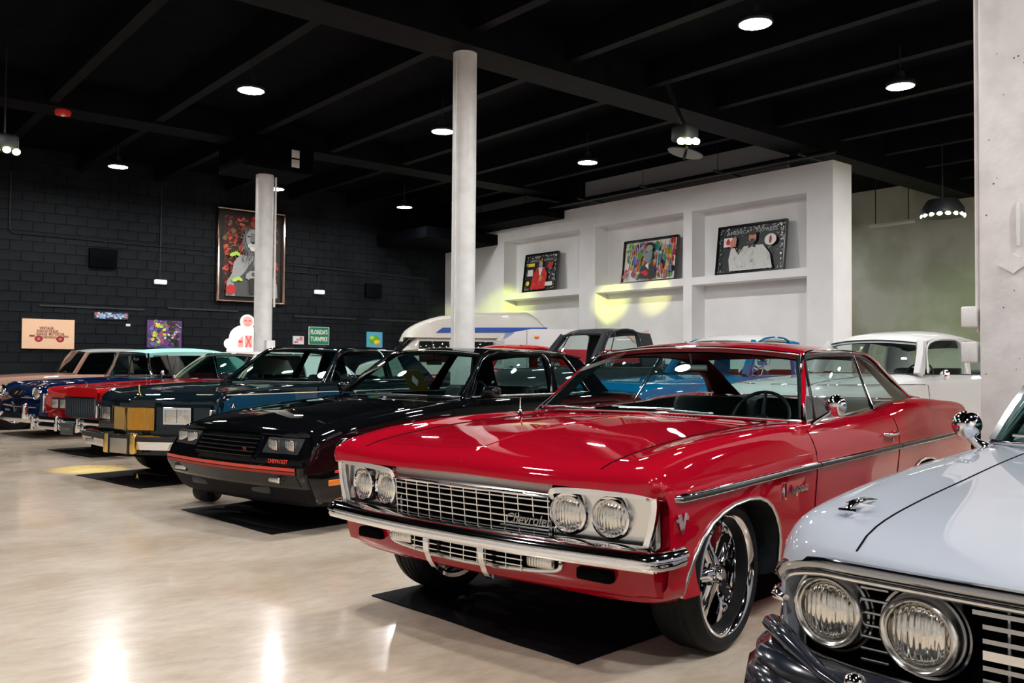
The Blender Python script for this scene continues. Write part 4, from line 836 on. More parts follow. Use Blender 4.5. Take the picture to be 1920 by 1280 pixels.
        # fender ornament, a small jet-like spear
        p=sf.top(-.665,sg*.79); orn=MB(); orn.tube([(p.x-.055,p.y,p.z+.006),(p.x-.02,p.y,p.z+.022),(p.x+.06,p.y,p.z+.024),(p.x+.15,p.y,p.z+.016)],[.006,.012,.009,.003],8)
        orn.tube([(p.x+.035,p.y-.035,p.z+.014),(p.x-.01,p.y,p.z+.022),(p.x+.035,p.y+.035,p.z+.014)],[.004,.009,.004],6); orn.tube([(p.x-.05,p.y-.02,p.z+.01),(p.x-.06,p.y,p.z+.012),(p.x-.05,p.y+.02,p.z+.01)],.006,6); orn.build('fender_ornament',CHROME,t,50)
    # grille bars between the lamps, and short ones between the lamps of a pair
    def gx(y): return fx(y)+.035
    for n,z in enumerate((.735,.707,.677,.647,.620,.592,.566)):
        wdt=.010 if n==3 else .005; y1=.465 if n in (0,) else .445
        MB().sweep([(gx(y),y,z) for y in np.linspace(-y1,y1,13)],[(-.014,-wdt),(.014,-wdt),(.014,wdt),(-.014,wdt)]).build('grille_bar',CHROME2 if n==3 else DCHROME,t,50)
        for sg in (-1,1): MB().tube([(gx(.68)+.02,sg*.655,z),(gx(.7)+.02,sg*.72,z)],.004,6).build('grille_bar',DCHROME,t,60)
    for y in np.linspace(-.40,.40,9): MB().tube([(gx(y)+.012,y,.555),(gx(y)+.012,y,.745)],.004,6).build('grille_upright',DCHROME,t,60)
    # bumper: deep chrome blade (dark reflections painted in) with a raised outer wing and guards
    ys=list(np.linspace(-.86,.86,33)); bxp=[]
    for y in ys: bxp.append((-.985+.10*(abs(y)/.9)**4,y,.500-.0*abs(y)))
    Pb=[(-.50,-1.02,.50),(-.74,-.995,.50),(-.84,-.95,.50)]+bxp+[(-.84,.95,.50),(-.74,.995,.50),(-.50,1.02,.50)]
    MB().sweep(Pb,[(.07,.060),(.03,.065),(-.012,.050),(-.028,.030),(-.020,.010),(-.048,-.010),(-.058,-.06),(-.045,-.17),(.0,-.21),(.10,-.21)]).build('front_bumper',BCH,t,50)
    for sg in (-1,1):
        MB().tube([(-.70,sg*.985,.56),(-.80,sg*.95,.60),(-.87,sg*.87,.585),(-.94,sg*.76,.55),(-.98,sg*.66,.53)],[.02,.028,.026,.018,.012],8,sy=.8).build('bumper_wing',BCH,t,60)
        MB().rbox((-1.05,sg*.645,.525),(.05,.045,.17),.02).build('bumper_guard',CHROME,t,50)
    belt=[(.98,.86,.95),(1.5,.875,.955),(2.4,.87,.955),(3.4,.82,.955)]; rail=[(1.30,.68,1.30),(1.8,.70,1.34),(2.4,.69,1.34),(3.0,.66,1.30)]
    GH=dict(wb=(1.05,.87,.955,.72,.975),wt=(1.30,.68,1.31,1.16,1.35),roof=[(1.6,.69,1.34,1.55,1.385),(2.2,.69,1.345,2.2,1.395),(2.7,.67,1.335,2.75,1.37)],rt=(2.95,.62,1.30,3.0,1.33),rb=(3.4,.72,.97,3.6,.97),belt=belt,rail=rail,
        side=[('side_window',1.12,1.36,2.3,2.3,'glass'),('quarter_window',2.32,2.33,2.9,2.75,'glass'),('rear_pillar',2.9,2.75,3.4,3.0,'body')],trims=[('window_trim',[(1.0,.885,.953),(1.5,.895,.958),(2.4,.885,.958)],.007,CHROME)],apw=.024)
    greenhouse(t,GH,mat('bright_pillar',(.5,.52,.54,1),.12,1.),roofm=PALE,gl=glass('dark_green_screen',(.36,.52,.50,1)))
    interior(t,1.0,3.0,.80,.955,DARKINT)
    for sg in (-1,1):
        m=MB(); m.tube([(1.0,sg*.90,.93),(.99,sg*.93,.955),(.965,sg*.95,.985)],[.03,.018,.014],8); o=m.build('mirror_stalk',CHROME,t,60)
        h=MB(); h.M=Matrix.Translation((.955,sg*.955,1.025)); h.lathe([(0,-.055),(.026,-.048),(.048,-.024),(.056,.0),(.056,.022),(0,.024)],24,ax='x'); h.build('mirror_head',CHROME,o,50)
        MB().tube([(.90,sg*.30,.985),(.93,sg*.78,.995)],.006,6).build('wiper',CHROME2,t,60)
        for x in (0,3.0): wheel(t,x,sg*.83,.34,.34,.20,.21,'disc')
pale_car()
# ------------------------------------------------------------------ second row
WHP=paint('old_white_paint',srgb(205,205,205),.3); GREYP=paint('gunmetal_paint',srgb(60,62,64),.3); SKY=paint('sky_blue_paint',srgb(14,100,148),.3); VANW=paint('cream_white_paint',srgb(218,214,204),.4)
def vintage(nm,label,pos,rz,pm,spec,GHd,arches,cab,hoodw=.5,wheels=(0,2.8),ww=.75,inter=(1.2,2.6,.7,1.1),extra=None,gl=None,roofm=None,lamps=None):
    t=thing(nm,label,'car' if 'pickup' not in nm else 'truck',pos,R(rz))
    st=rows(spec,'round'); sf,P=body(t,st,pm,[(a,.5) for a in arches],cabpoly(*cab),(.5,1.8),lambda c,n:'hood' if c.x<cab[0]-.1 and abs(c.y)<hoodw and n.z>.3 else 'body',step=.1)
    greenhouse(t,GHd,pm,roofm=roofm,gl=gl or WGLASS); interior(t,*inter,DARKINT,wheelx=inter[0]+.5)
    for x in wheels:
        for sg in (-1,1): wheel(t,x,sg*ww,.35,.35,.2,.2,'disc')
    W0=spec[0][1]; ys=np.linspace(-W0,W0,11); x0=spec[0][0]
    MB().sweep([(x0-.16+.1*(y/W0)**2,y,.45) for y in ys],[(.04,.07),(-.03,.06),(-.045,0),(-.03,-.06),(.04,-.07)]).build('front_bumper',CHROME,t,50)
    ly,lz=lamps or (W0*.72,.78)
    for sg in (-1,1): headlamp(t,(sf.front(sg*ly,lz).x-.015,sg*ly,lz),.085,.022)
    for k in range(9):
        y=-.3+.6*k/8; a=sf.front(y,.6); b=sf.front(y,.85); MB().tube([(a.x-.01,y,.55),(b.x-.01,y,.88)],.006,5).build('grille_upright',CHROME,t)
    if extra: extra(t,sf)
    return t,sf
# white forties coupe
def ex(t,sf):
    for sg in (-1,1):
        m=MB(); m.lathe([(0,-.03),(.035,-.025),(.055,-.008),(.058,.01),(0,.012)],20,c=(1.47,sg*.93,1.17),ax='x').tube([(1.5,sg*.78,1.14),(1.48,sg*.88,1.16)],.010,6); m.build('mirror',CHROME,t,60)
        MB().tube([sf.side(x,1.06,.004,sg) for x in np.linspace(-.4,1.35,12)],.010,6).build('hood_side_trim',CHROME,t,60)
        seam(t,[sf.side(1.40,z,.002,sg) for z in np.linspace(.5,1.14,8)])
        seam(t,[sf.top(x,sg*.50,.001) for x in np.linspace(-.6,1.2,14)])
vintage('forties_coupe','white forties coupe with high rounded roof beside the thick white column','' or (8.54,5.48,0),-7,WHP,
    [(-.62,.55,.4,.82,.90,.92),(-.5,.72,.35,.92,1.0,1.03),(-.2,.82,.3,.98,1.06,1.10),(.4,.84,.3,1.02,1.12,1.15),(1.2,.80,.3,1.13,1.17,1.18),(1.9,.79,.3,1.17,1.17,1.17),(2.8,.80,.3,1.17,1.15,1.15),(3.6,.72,.4,1.0,1.0,1.0),(3.9,.5,.5,.8,.8,.8)],
    dict(wb=(1.32,.70,1.17,1.18,1.18),wt=(1.52,.60,1.53,1.42,1.57),roof=[(1.75,.63,1.58,1.68,1.66),(2.3,.64,1.60,2.3,1.70),(2.8,.61,1.55,2.85,1.63)],rt=(3.0,.5,1.50,3.1,1.54),rb=(3.3,.55,1.19,3.4,1.19),flat=2.6,
      belt=[(1.3,.72,1.17),(1.9,.74,1.18),(2.8,.72,1.18),(3.4,.62,1.16)],rail=[(1.54,.62,1.54),(1.9,.64,1.57),(2.5,.64,1.57),(3.05,.54,1.48)],
      side=[('door_frame',1.31,1.52,1.42,1.62,'body'),('side_window',1.42,1.62,2.2,2.25,'glass'),('quarter_pillar',2.2,2.25,2.35,2.36,'body'),('quarter_window',2.35,2.36,2.8,2.7,'glass'),('rear_pillar',2.8,2.7,3.4,3.05,'body')],
      trims=[('window_trim',[(1.44,.755,1.19),(1.64,.645,1.53),(2.22,.665,1.56),(2.2,.77,1.19)],.012,WHP)],apw=.045,wtrim=BLACKP),
    [arch(0,.38,.38,.62),arch(2.7,.38,.38,.6)],(1.35,3.1,.62,.64,.08),inter=(1.35,2.8,.62,1.17),extra=ex,lamps=(.5,.80))
# sky blue pickup with white roof
def ex2(t,sf):
    for sg in (-1,1):
        m=MB(); m.rbox((1.25,sg*1.03,1.33),(.06,.20,.13),.03).tube([(1.28,sg*.80,1.10),(1.26,sg*.98,1.14),(1.26,sg*1.03,1.27)],.010,6).tube([(1.28,sg*.80,1.16),(1.26,sg*1.03,1.27)],.008,6); m.build('mirror',CHROME,t,60)
        MB().tube([sf.side(x,1.02,.004,sg) for x in np.linspace(-.5,2.2,14)],.012,6).build('side_moulding',CHROME2,t,60)
    MB().box(2.45,4.2,-.78,.78,.6,.62).box(2.45,4.2,-.84,-.78,.6,1.08).box(2.45,4.2,.78,.84,.6,1.08).box(4.15,4.2,-.8,.8,.6,1.08).build('cargo_bed',SKY,t,0)
vintage('blue_pickup','sky blue pickup with white roof seen through the red hardtop windows',(9.0,8.04,0),-8,SKY,
    [(-.72,.80,.4,.92,.92,.94),(-.6,.88,.36,.98,1.0,1.02),(.0,.90,.32,1.03,1.06,1.08),(1.0,.88,.32,1.10,1.12,1.13),(1.6,.87,.32,1.13,1.13,1.13),(2.3,.86,.32,1.13,1.13,1.13),(2.45,.84,.36,1.12,1.12,1.12)],
    dict(wb=(1.15,.78,1.13,.98,1.14),wt=(1.45,.66,1.58,1.35,1.61),roof=[(1.65,.68,1.62,1.6,1.70),(2.0,.68,1.63,2.0,1.72)],rt=(2.36,.64,1.60,2.38,1.65),rb=(2.42,.74,1.14,2.43,1.14),flat=3,
      belt=[(1.1,.79,1.13),(1.7,.80,1.14),(2.45,.77,1.14)],rail=[(1.46,.68,1.60),(1.9,.70,1.62),(2.38,.67,1.60)],
      side=[('side_window',1.25,1.52,2.12,2.12,'glass'),('rear_pillar',2.12,2.12,2.45,2.38,'body')],trims=[('window_trim',[(1.27,.81,1.14),(1.54,.70,1.60),(2.12,.71,1.61),(2.13,.81,1.14)],.014,SKY)],apw=.04,wtrim=BLACKP),
    [arch(0,.42,.42,.72),],(1.2,2.40,.70,.70,.08),hoodw=.6,wheels=(0,3.0),ww=.78,inter=(1.15,2.3,.7,1.13),extra=ex2,roofm=WHP)
# gunmetal pickup
def ex3(t,sf):
    MB().box(2.42,4.0,-.80,.80,.7,.72).box(2.42,4.0,-.93,-.80,.55,1.20).box(2.42,4.0,.80,.93,.55,1.20).box(3.92,4.0,-.9,.9,.6,1.20).build('cargo_bed',GREYP,t,0)
    for sg in (-1,1): MB().rbox((1.35,sg*1.06,1.36),(.06,.20,.15),.02).tube([(1.38,sg*.88,1.22),(1.36,sg*1.0,1.30)],.012,6).build('mirror',CHROME,t,60)
vintage('grey_pickup','gunmetal grey pickup cab rising behind the black coupe and red hardtop',(8.53,10.62,0),-14,GREYP,
    [(-.60,.90,.45,1.05,1.05,1.06),(-.52,.93,.42,1.12,1.12,1.14),(.0,.95,.40,1.17,1.17,1.19),(1.0,.95,.40,1.21,1.20,1.22),(1.6,.94,.40,1.22,1.22,1.22),(2.3,.94,.40,1.22,1.22,1.22),(2.42,.93,.42,1.22,1.22,1.22)],
    dict(wb=(1.20,.84,1.22,1.05,1.23),wt=(1.55,.68,1.74,1.48,1.77),roof=[(1.7,.70,1.79,1.66,1.845),(2.05,.70,1.80,2.05,1.85)],rt=(2.38,.66,1.74,2.40,1.78),rb=(2.44,.80,1.23,2.45,1.23),flat=3.4,
      belt=[(1.15,.86,1.22),(1.7,.87,1.23),(2.45,.85,1.23)],rail=[(1.56,.70,1.76),(1.9,.72,1.78),(2.4,.69,1.76)],
      side=[('side_window',1.30,1.62,2.12,2.10,'glass'),('rear_pillar',2.12,2.10,2.45,2.40,'body')],trims=[('window_trim',[(1.32,.885,1.23),(1.64,.72,1.74),(2.12,.73,1.76),(2.14,.885,1.23)],.022,GREYP),('vent_post',[(1.48,.88,1.23),(1.72,.72,1.76)],.010,BLACKP)],apw=.042,wtrim=BLACKP),
    [arch(0,.44,.44,.80)],(1.25,2.38,.74,.74,.08),hoodw=.75,wheels=(0,3.0),ww=.83,inter=(1.2,2.3,.74,1.22),extra=ex3)
# red sedan whose roof shows over the black coupe
vintage('rear_row_sedan','red rounded car roof just visible over the black coupe roof','' or (8.46,12.87,0),-16,paint('tomato_red_paint',srgb(176,24,24),.3),
    [(-.50,.72,.4,.85,.85,.88),(-.42,.82,.34,.95,.96,.98),(.2,.85,.3,1.02,1.02,1.06),(1.0,.85,.3,1.06,1.07,1.08),(2.0,.85,.3,1.08,1.08,1.08),(3.1,.84,.3,1.06,1.04,1.04),(3.7,.72,.4,.9,.9,.9)],
    dict(wb=(1.1,.70,1.08,.95,1.10),wt=(1.38,.58,1.50,1.28,1.53),roof=[(1.6,.60,1.54,1.55,1.60),(2.1,.60,1.55,2.1,1.62),(2.5,.58,1.52,2.55,1.58)],rt=(2.75,.5,1.45,2.82,1.48),rb=(3.1,.60,1.08,3.2,1.08),
      belt=[(1.05,.73,1.08),(1.7,.76,1.09),(3.1,.72,1.08)],rail=[(1.39,.60,1.51),(1.9,.62,1.53),(2.78,.54,1.44)],
      side=[('side_window',1.15,1.44,2.0,2.0,'glass'),('rear_side_window',2.05,2.04,2.6,2.5,'glass'),('rear_pillar',2.6,2.5,3.1,2.78,'body')],trims=[],apw=.03),
    [arch(0,.38,.38,.62),arch(2.7,.38,.38,.6)],(1.15,2.9,.62,.64,.08),inter=(1.15,2.7,.62,1.08),lamps=(.55,.75))
# camper trailer and high-top van
def trailer():
    t=thing('camper_trailer','white camper body with red lower band behind the grey pickup cab','trailer',(10.95,13.45,0),R(-28))
    b=MB(); prof=[(0,.5),(0,1.45),(.06,1.75),(.28,1.90),(.6,1.96),(2.3,1.97),(2.75,1.90),(2.9,1.6),(2.9,.5)]
    b.prism(prof,-.02,1.10); b.build('body',WHP,t,30)
    MB().box(.55,2.91,-.035,-.0,1.30,1.56).build('red_band',mat('red_band_paint',srgb(176,22,40),.4,coat=.5),t,0)
    MB().tube([(.50,-.03,.6),(.50,-.03,1.93)],.010,6).build('corner_trim',CHROME2,t)
    MB().rbox((.70,-.03,1.80),(.10,.03,.05),.012).build('marker_lamp',AMBER,t,50)
    MB().prism([(2.6,1.86),(3.05,1.98),(3.05,1.90),(2.75,1.72)],-.06,.0).build('rear_fin',mat('pink_white_paint',srgb(214,180,178),.4),t,0)
    for y in (.10,1.0): wheel(t,1.5,y,.34,.34,.2,.2,'disc')
    MB().box(.2,2.7,.1,1.02,.40,.52).build('frame',BLACKP,t,0)
trailer()
def van():
    t=thing('camper_van','cream white high-top camper van with a blue stripe near the corner','van',(10.2,16.5,0),R(-32)); t.scale=(1.06,1.06,1.06)
    st=[]
    for x,W,zb,zt in ((-.62,.78,.45,1.05),(-.55,.82,.42,1.15),(.05,.86,.40,1.30),(.12,.86,.40,1.33)):
        st.append(dict(x=x,W=W,P=[(0,zb),(W*.7,zb),(W-.05,zb+.02),(W,zb+.2),(W,zb+.35),(W,zb+.5),(W,zt-.2),(W-.01,zt-.1),(W-.06,zt-.02),(W*.7,zt),(W*.4,zt+.01),(0,zt+.02)]))
    for x,zt in ((.55,1.72),(.62,1.80),(3.30,1.82),(3.36,1.7)):
        W=.86; st.append(dict(x=x,W=W,P=[(0,.40),(W*.7,.40),(W-.05,.42),(W,.60),(W,.8),(W,1.05),(W-.01,1.3),(W-.06,zt-.12),(W-.12,zt-.03),(W*.7,zt),(W*.4,zt+.01),(0,zt+.02)]))
    G,mb=hull(st,.2); me=mb.mesh('body',[VANW],32); sf=Surf(me)
    me=boolcut(me,[archcut(arch(0,.38,.38,.74),.5),archcut(arch(2.6,.38,.38,.74),.5)],DARKINT); splitmesh(me,lambda c,n,mi:'body',t)
    # fibreglass high top
    top=MB(); sec=[(.30,.66,1.62,.22,1.64),(.42,.74,1.80,.34,1.86),(.75,.80,1.98,.70,2.06),(1.3,.82,2.10,1.3,2.20),(2.6,.82,2.16,2.6,2.26),(2.9,.80,2.10,2.95,2.22),(3.22,.76,1.84,3.28,1.90)]
    S=sheet([arc_curve(s[:3],s[3:],flat=4) for s in sec],3); top.grid(S)
    for sgn in (0,-1): e=S[:,sgn]; d=e.copy(); d[:,2]=1.70; d[:,1]=np.sign(d[:,1])*.865; top.grid(np.array([e,d]))
    top.build('high_top',VANW,t,50)
    for sg in (-1,1):
        MB().prism([(.95,1.80),(1.08,1.90),(3.2,1.93),(3.16,1.83)],*sorted((sg*.87,sg*.845))).build('blue_stripe',mat('blue_stripe',srgb(20,75,165),.4),t,0) if sg<0 else None
        for a,b in ((.62,1.22),(1.42,2.1),(2.3,3.0)):
            MB().rbox(((a+b)/2,sg*.862,1.42),(b-a,.02,.42),.009).build('side_window',DGLASS if False else mat('dark_van_glass',(.01,.012,.013,1),.05,coat=1),t,50)
    w0=arc_curve((.14,.76,1.36),(.06,1.37)); w1=arc_curve((.50,.70,1.72),(.42,1.74)); MB().grid(np.array([w0-np.array([.03,0,0]),w1-np.array([.03,0,-.01])])).build('windshield',bpy.data.materials['dark_van_glass'],t,60)
    for sg in (-1,1): headlamp(t,(-.66,sg*.58,.85),.08,.02); [wheel(t,x,sg*.74,.34,.34,.2,.2,'disc') for x in (0,2.6)]
    MB().rbox((-.70,0,.55),(.10,1.7,.14),.04).build('front_bumper',CHROME2,t,50)
van()
# ------------------------------------------------------------------ red two-door hardtop
RED=paint('deep_red_paint',srgb(162,10,32),.35)
REDINT=DARKINT
def red_car():
    t=thing('hardtop_coupe','glossy red two-door hardtop with four round headlamps and chrome mag wheels on a black mat','car',(3.078,3.275,0),R(10.793))
    S=lambda x,W,zb,ze,zh,zc,**k:dict(x=x,W=W,zb=zb,ze=ze,zh=zh,zc=zc,**k)
    fr=[.10,.10,.09,.08,.06,.05,.02,0,0,0,0,0]
    st=[dict(x=-.765,W=.93,dxs=[.185]*12,P=[(0,.33),(.62,.33),(.88,.36),(.93,.46),(.935,.60),(.935,.70),(.93,.735),(.91,.752),(.86,.758),(.70,.762),(.38,.766),(0,.770)]),
        dict(x=-.735,W=.93,dxs=[.19,.19,.19,.18,.17,.15,.08,.015,0,0,0,0],dxc=-.055,P=[(0,.33),(.62,.33),(.88,.36),(.935,.46),(.945,.60),(.945,.70),(.94,.735),(.925,.755),(.86,.765),(.70,.768),(.38,.772),(0,.778)]),
        dict(x=-.725,W=.94,dxs=[.16,.16,.16,.15,.13,.10,.03,.0,0,0,0,0],dxc=-.05,P=[(0,.33),(.62,.33),(.89,.36),(.945,.46),(.958,.60),(.958,.71),(.95,.765),(.93,.80),(.86,.812),(.70,.814),(.38,.812),(0,.822)]),
        dict(x=-.69,W=.95,dxs=[.11,.11,.09,.07,.05,.03,.0,0,0,0,0,0],dxc=-.04,P=[(0,.33),(.62,.33),(.90,.36),(.955,.46),(.970,.60),(.975,.72),(.962,.79),(.93,.838),(.86,.850),(.70,.844),(.38,.843),(0,.856)]),
        dict(x=-.58,W=.97,P=[(0,.30),(.66,.30),(.92,.34),(.965,.45),(.985,.60),(.99,.72),(.972,.805),(.93,.868),(.85,.885),(.70,.872),(.38,.876),(0,.890)]),
        dict(x=-.30,W=.985,P=[(0,.27),(.68,.27),(.93,.30),(.975,.43),(.99,.60),(1.0,.73),(.980,.825),(.935,.905),(.85,.925),(.70,.905),(.38,.915),(0,.930)]),
        dict(x=.10,W=.99,P=[(0,.25),(.68,.25),(.93,.27),(.975,.40),(.99,.58),(1.0,.74),(.982,.84),(.935,.93),(.85,.948),(.70,.933),(.38,.945),(0,.958)]),
        dict(x=.55,W=.99,P=[(0,.25),(.68,.25),(.93,.27),(.975,.40),(.99,.58),(1.0,.75),(.985,.85),(.935,.945),(.85,.958),(.70,.948),(.38,.962),(0,.976)]),
        dict(x=.95,W=.99,P=[(0,.25),(.68,.25),(.93,.27),(.972,.40),(.988,.58),(1.0,.75),(.985,.85),(.93,.94),(.87,.955),(.70,.955),(.38,.965),(0,.972)]),
        dict(x=1.6,W=.99,P=[(0,.25),(.68,.25),(.93,.27),(.968,.40),(.985,.58),(1.0,.75),(.985,.86),(.93,.95),(.86,.962),(.70,.962),(.38,.962),(0,.962)]),
        dict(x=2.2,W=.99,P=[(0,.25),(.68,.25),(.93,.27),(.968,.40),(.985,.58),(1.0,.75),(.985,.87),(.93,.965),(.85,.985),(.70,.985),(.38,.985),(0,.985)]),
        dict(x=2.6,W=.99,P=[(0,.25),(.68,.25),(.93,.27),(.97,.40),(.988,.58),(1.0,.75),(.985,.89),(.94,.99),(.84,1.02),(.70,1.0),(.38,1.0),(0,1.0)]),
        dict(x=3.1,W=.99,P=[(0,.25),(.68,.25),(.93,.27),(.975,.40),(.995,.58),(1.005,.75),(.99,.90),(.955,1.00),(.84,1.035),(.70,1.01),(.38,1.0),(0,1.0)]),
        dict(x=3.7,W=.99,P=[(0,.26),(.68,.26),(.93,.28),(.97,.42),(.99,.58),(1.0,.75),(.985,.89),(.955,.985),(.86,1.005),(.70,.985),(.38,.975),(0,.975)]),
        dict(x=4.2,W=.97,P=[(0,.30),(.66,.30),(.90,.32),(.95,.44),(.975,.58),(.98,.75),(.97,.87),(.945,.955),(.86,.975),(.70,.95),(.38,.94),(0,.94)]),
        dict(x=4.5,W=.95,P=[(0,.36),(.64,.36),(.86,.38),(.92,.46),(.945,.58),(.95,.72),(.94,.82),(.91,.88),(.82,.90),(.70,.88),(.38,.87),(0,.87)])]
    G,mb=hull(st,.07); me=mb.mesh('body',[RED],32)
    fa=arch(0.0,.50,.405,.668); ra=arch(2.92,.46,.46,.62)
    cab=MB(); cab.prism([(.98,-.72),(1.02,-.80),(2.35,-.80),(2.9,-.74),(3.15,-.6),(3.15,.6),(2.9,.74),(2.35,.80),(1.02,.80),(.98,.72),(.93,.4),(.92,0),(.93,-.4)],.38,1.4,'z')
    me=boolcut(me,[archcut(fa),archcut(ra),cab],DARKINT)
    sf=Surf(me)
    def rule(c,n,mi):
        if mi: return 'body'
        if c.x<.93 and abs(c.y)<.70 and c.z>.765: return 'hood'
        if .83<c.x<2.27 and abs(c.y)>.7 and c.z>.32: return 'door#%d'%(c.y>0)
        if c.x>3.45 and abs(c.y)<.68 and c.z>.9: return 'trunk_lid'
        return 'body'
    P=splitmesh(me,rule,t)
    fm=frame
    for sg in (-1,1):
        seam(t,[sf.top(x,sg*.70,.0005) for x in np.linspace(-.71,.90,24)])
        for xx in (.83,2.27): seam(t,[sf.side(xx,z,.0005,sg) for z in np.linspace(.30,.93,12)])
        # belt moulding: chrome with dark insert
        for a,b in ((-.70,.825),(.84,2.262),(2.278,4.35)):
            xs=np.linspace(a,b,16); sr=lambda k:[max(.15,min(1,(x+.70)/.06)) if a<-.6 else 1 for x in xs]
            pts=[sf.side(x,.742+.012*min(1,(x+.7)/1.2),.004,sg) for x in xs]
            mo=MB().tube(pts,[.019*max(.25,min(1,(x+.715)/.07)) for x in xs],8,sy=1.,up=(0,0,1)).build('side_moulding',CHROME,t,60)
            MB().tube([p+Vector((0,sg*.0135,0)) for p in pts[(1 if a<-.6 else 0):]],.0105,6).build('moulding_insert',BLACKP,mo,60)
        # wheel opening mouldings
        for prof,nm in ((fa,'wheel_arch_moulding'),(ra,'wheel_arch_moulding')):
            pts=[sf.side(x+(0.004 if x>0 else -.004)*0,z+.006,.002,sg) for x,z in prof[1:-1]]
            MB().tube(pts,.010,6).build(nm,CHROME2,t,60)
        MB().tube([sf.side(x,.268,.004,sg) for x in np.linspace(.45,2.4,10)],.012,6).build('rocker_moulding',CHROME2,t,60)
    # hood centre peak crease
    MB().tube([sf.top(x,0,-.004) for x in np.linspace(-.77,.80,26)],.007,6).build('hood_peak',RED,t,60)
    seam(t,[sf.top(.905,y,.001) for y in np.linspace(-.70,.70,20)])
    # lip seam across hood nose
    # ---- front end
    zt=lambda y:.738
    def fx(y,off=0): return -.755+.075*abs(y/.9)**2+off   # plan curve of the front
    # recessed black backing
    bk=MB(); ys=np.linspace(-.90,.90,19)
    bk.grid(np.array([[(fx(y,.075),y,z) for y in ys] for z in (.50,.76)])); bk.build('grille_backing',BLACKM,t,0)
    # chrome header band under the hood lip
    ys=np.linspace(-.46,.50,21); ysa=np.linspace(-.47,.47,21)
    hb=MB(); hb.grid(np.array([[(fx(y,.012),y,.772) for y in ysa],[(fx(y,.004),y,.735) for y in ysa],[(fx(y,-.004),y,.722) for y in ysa],[(fx(y,.02),y,.708) for y in ysa]])); hb.build('grille_header',CHROME2,t,40)
    hb=MB().tube([(fx(y,.0),y,.712) for y in ysa],.007,6).build('header_bead',CHROME,t,60)
    # lamp surrounds: satin panels with chrome rims
    for sg in (-1,1):
        a,b=.45,.935
        rim=[(fx(sg*.47,.01),sg*.47,.712),(fx(sg*.50,-.002),sg*.50,.744),(fx(sg*.70,-.002),sg*.70,.752),(fx(sg*.90,-.002),sg*.90,.752),(fx(sg*.928,0),sg*.928,.735),(fx(.915,.005),sg*.915,.64),(fx(.885,.01),sg*.885,.545)]
        MB().sweep(catmull(rim,4),[(-.012,-.014),(.012,-.014),(.014,.0),(.010,.014),(-.010,.014),(-.014,0)],up=(1,0,0)).build('lamp_surround_rim',CHROME,t,50)
        pn=MB(); yy=np.linspace(.455,.925,10); pn.grid(np.array([[(fx(y,.034+.012*(1-k)),sg*y,z) for y in yy] for k,z in ((0,.52),(.5,.63),(1,.758))])); pn.build('lamp_panel',CHROME2,t,50)
        for yl in (.545,.735): headlamp(t,(fx(yl,.014),sg*yl,.652),.068,.020,rot=-sg*.12)
        # outer side wall of the surround facing in
        pn=MB(); pn.grid(np.array([[(fx(.92,-.0),sg*.93,z) ,(fx(.92,.06),sg*.905,z)] for z in (.53,.65,.755)])); pn.build('surround_side',CHROME2,t,50)
        pn=MB(); pn.grid(np.array([[(fx(y,-.002),sg*y,.757),(fx(y,.07),sg*y,.765)] for y in np.linspace(.46,.93,9)])); pn.build('surround_top',CHROME2,t,50)
    # grille bars
    hz=[.528,.556,.584,.612,.640,.668,.694]
    for z in hz:
        yy=np.linspace(-.462,.462,15); MB().sweep([(fx(y,.012+(.70-z)*.10),y,z) for y in yy],[(-.012,-.0028),(.010,-.0028),(.010,.0028),(-.012,.0028)],up=(0,0,1)).build('grille_bar',CHROME2,t,50)
    for k in range(13):
        y=-.455+.91*k/12; MB().sweep([(fx(y,.006+(.70-z)*.10),y,z) for z in (.515,.56,.62,.67,.712)],[(-.0025,-.008),(.0025,-.008),(.0025,.008),(-.0025,.008)],up=(1,0,0)).build('grille_upright',CHROME2,t,50)
    # script badge on the grille
    text('Chevrolet',.062,.002,DCHROME,t,frame((fx(-.34,-.004),-.355,.607),(.16,-1,0),(0,0,1)),'grille_script',shear=.35,bold=.0004,width=.215)
    MB().tube([(fx(-.25,-.008),-.22,.574),(fx(-.47,-.008),-.47,.574)],.006,6).build('script_bar',DCHROME,t)
    # ---- bumper: upper blade wraps round to the fender sides
    def bar(z0,prof,xo,ymax,name,mt,nn=16,wrap=True):
        P=[]
        for k in range(-nn,nn+1):
            y=ymax*k/nn; P.append((fx(y,xo)-.02,y,z0))
        if wrap:
            e=P[-1]; P=[(e[0]+.17,-(ymax+.055),z0+.004),(e[0]+.09,-(ymax+.052),z0+.002),(e[0]+.03,-(ymax+.03),z0)]+P+[(e[0]+.03,ymax+.03,z0),(e[0]+.09,ymax+.052,z0+.002),(e[0]+.17,ymax+.055,z0+.004)]
        return MB().sweep(P,prof,up=(0,0,1)).build(name,mt,t,50)
    prof=[(-.045,.040),(-.02,.043),(.01,.038),(.032,.022),(.040,.0),(.036,-.020),(.022,-.034),(-.045,-.036)]
    prof=[(-a,b) for a,b in prof]
    prof=[(-x,z) for x,z in [(-.06,.045),(-.02,.047),(.018,.038),(.038,.018),(.042,.004),(.030,-.004),(.034,-.018),(.026,-.034),(-.06,-.036)]]
    bar(.512,[(-x,z) for x,z in prof] if False else [(x,z) for x,z in prof],-.03,.915,'front_bumper',CHROME)
    lip=[(-x,z) for x,z in [(-.04,.010),(.012,.012),(.018,.0),(.012,-.012),(-.04,-.010)]]
    # valance, red, with two slots and lower grille
    va=MB(); yy=np.linspace(-.955,.955,41); rows=[]
    for z,xo in ((.470,.02),(.44,.025),(.40,.035),(.355,.05),(.325,.075),(.315,.11)):
        rows.append([(fx(y,xo)+(.10 if abs(y)>.93 else 0)-.0,y,z+(.0 if z>.33 else .02*abs(y/.9)**4*1)) for y in yy])
    va.grid(np.array(rows)); vm=va.mesh('valance',[RED],40)
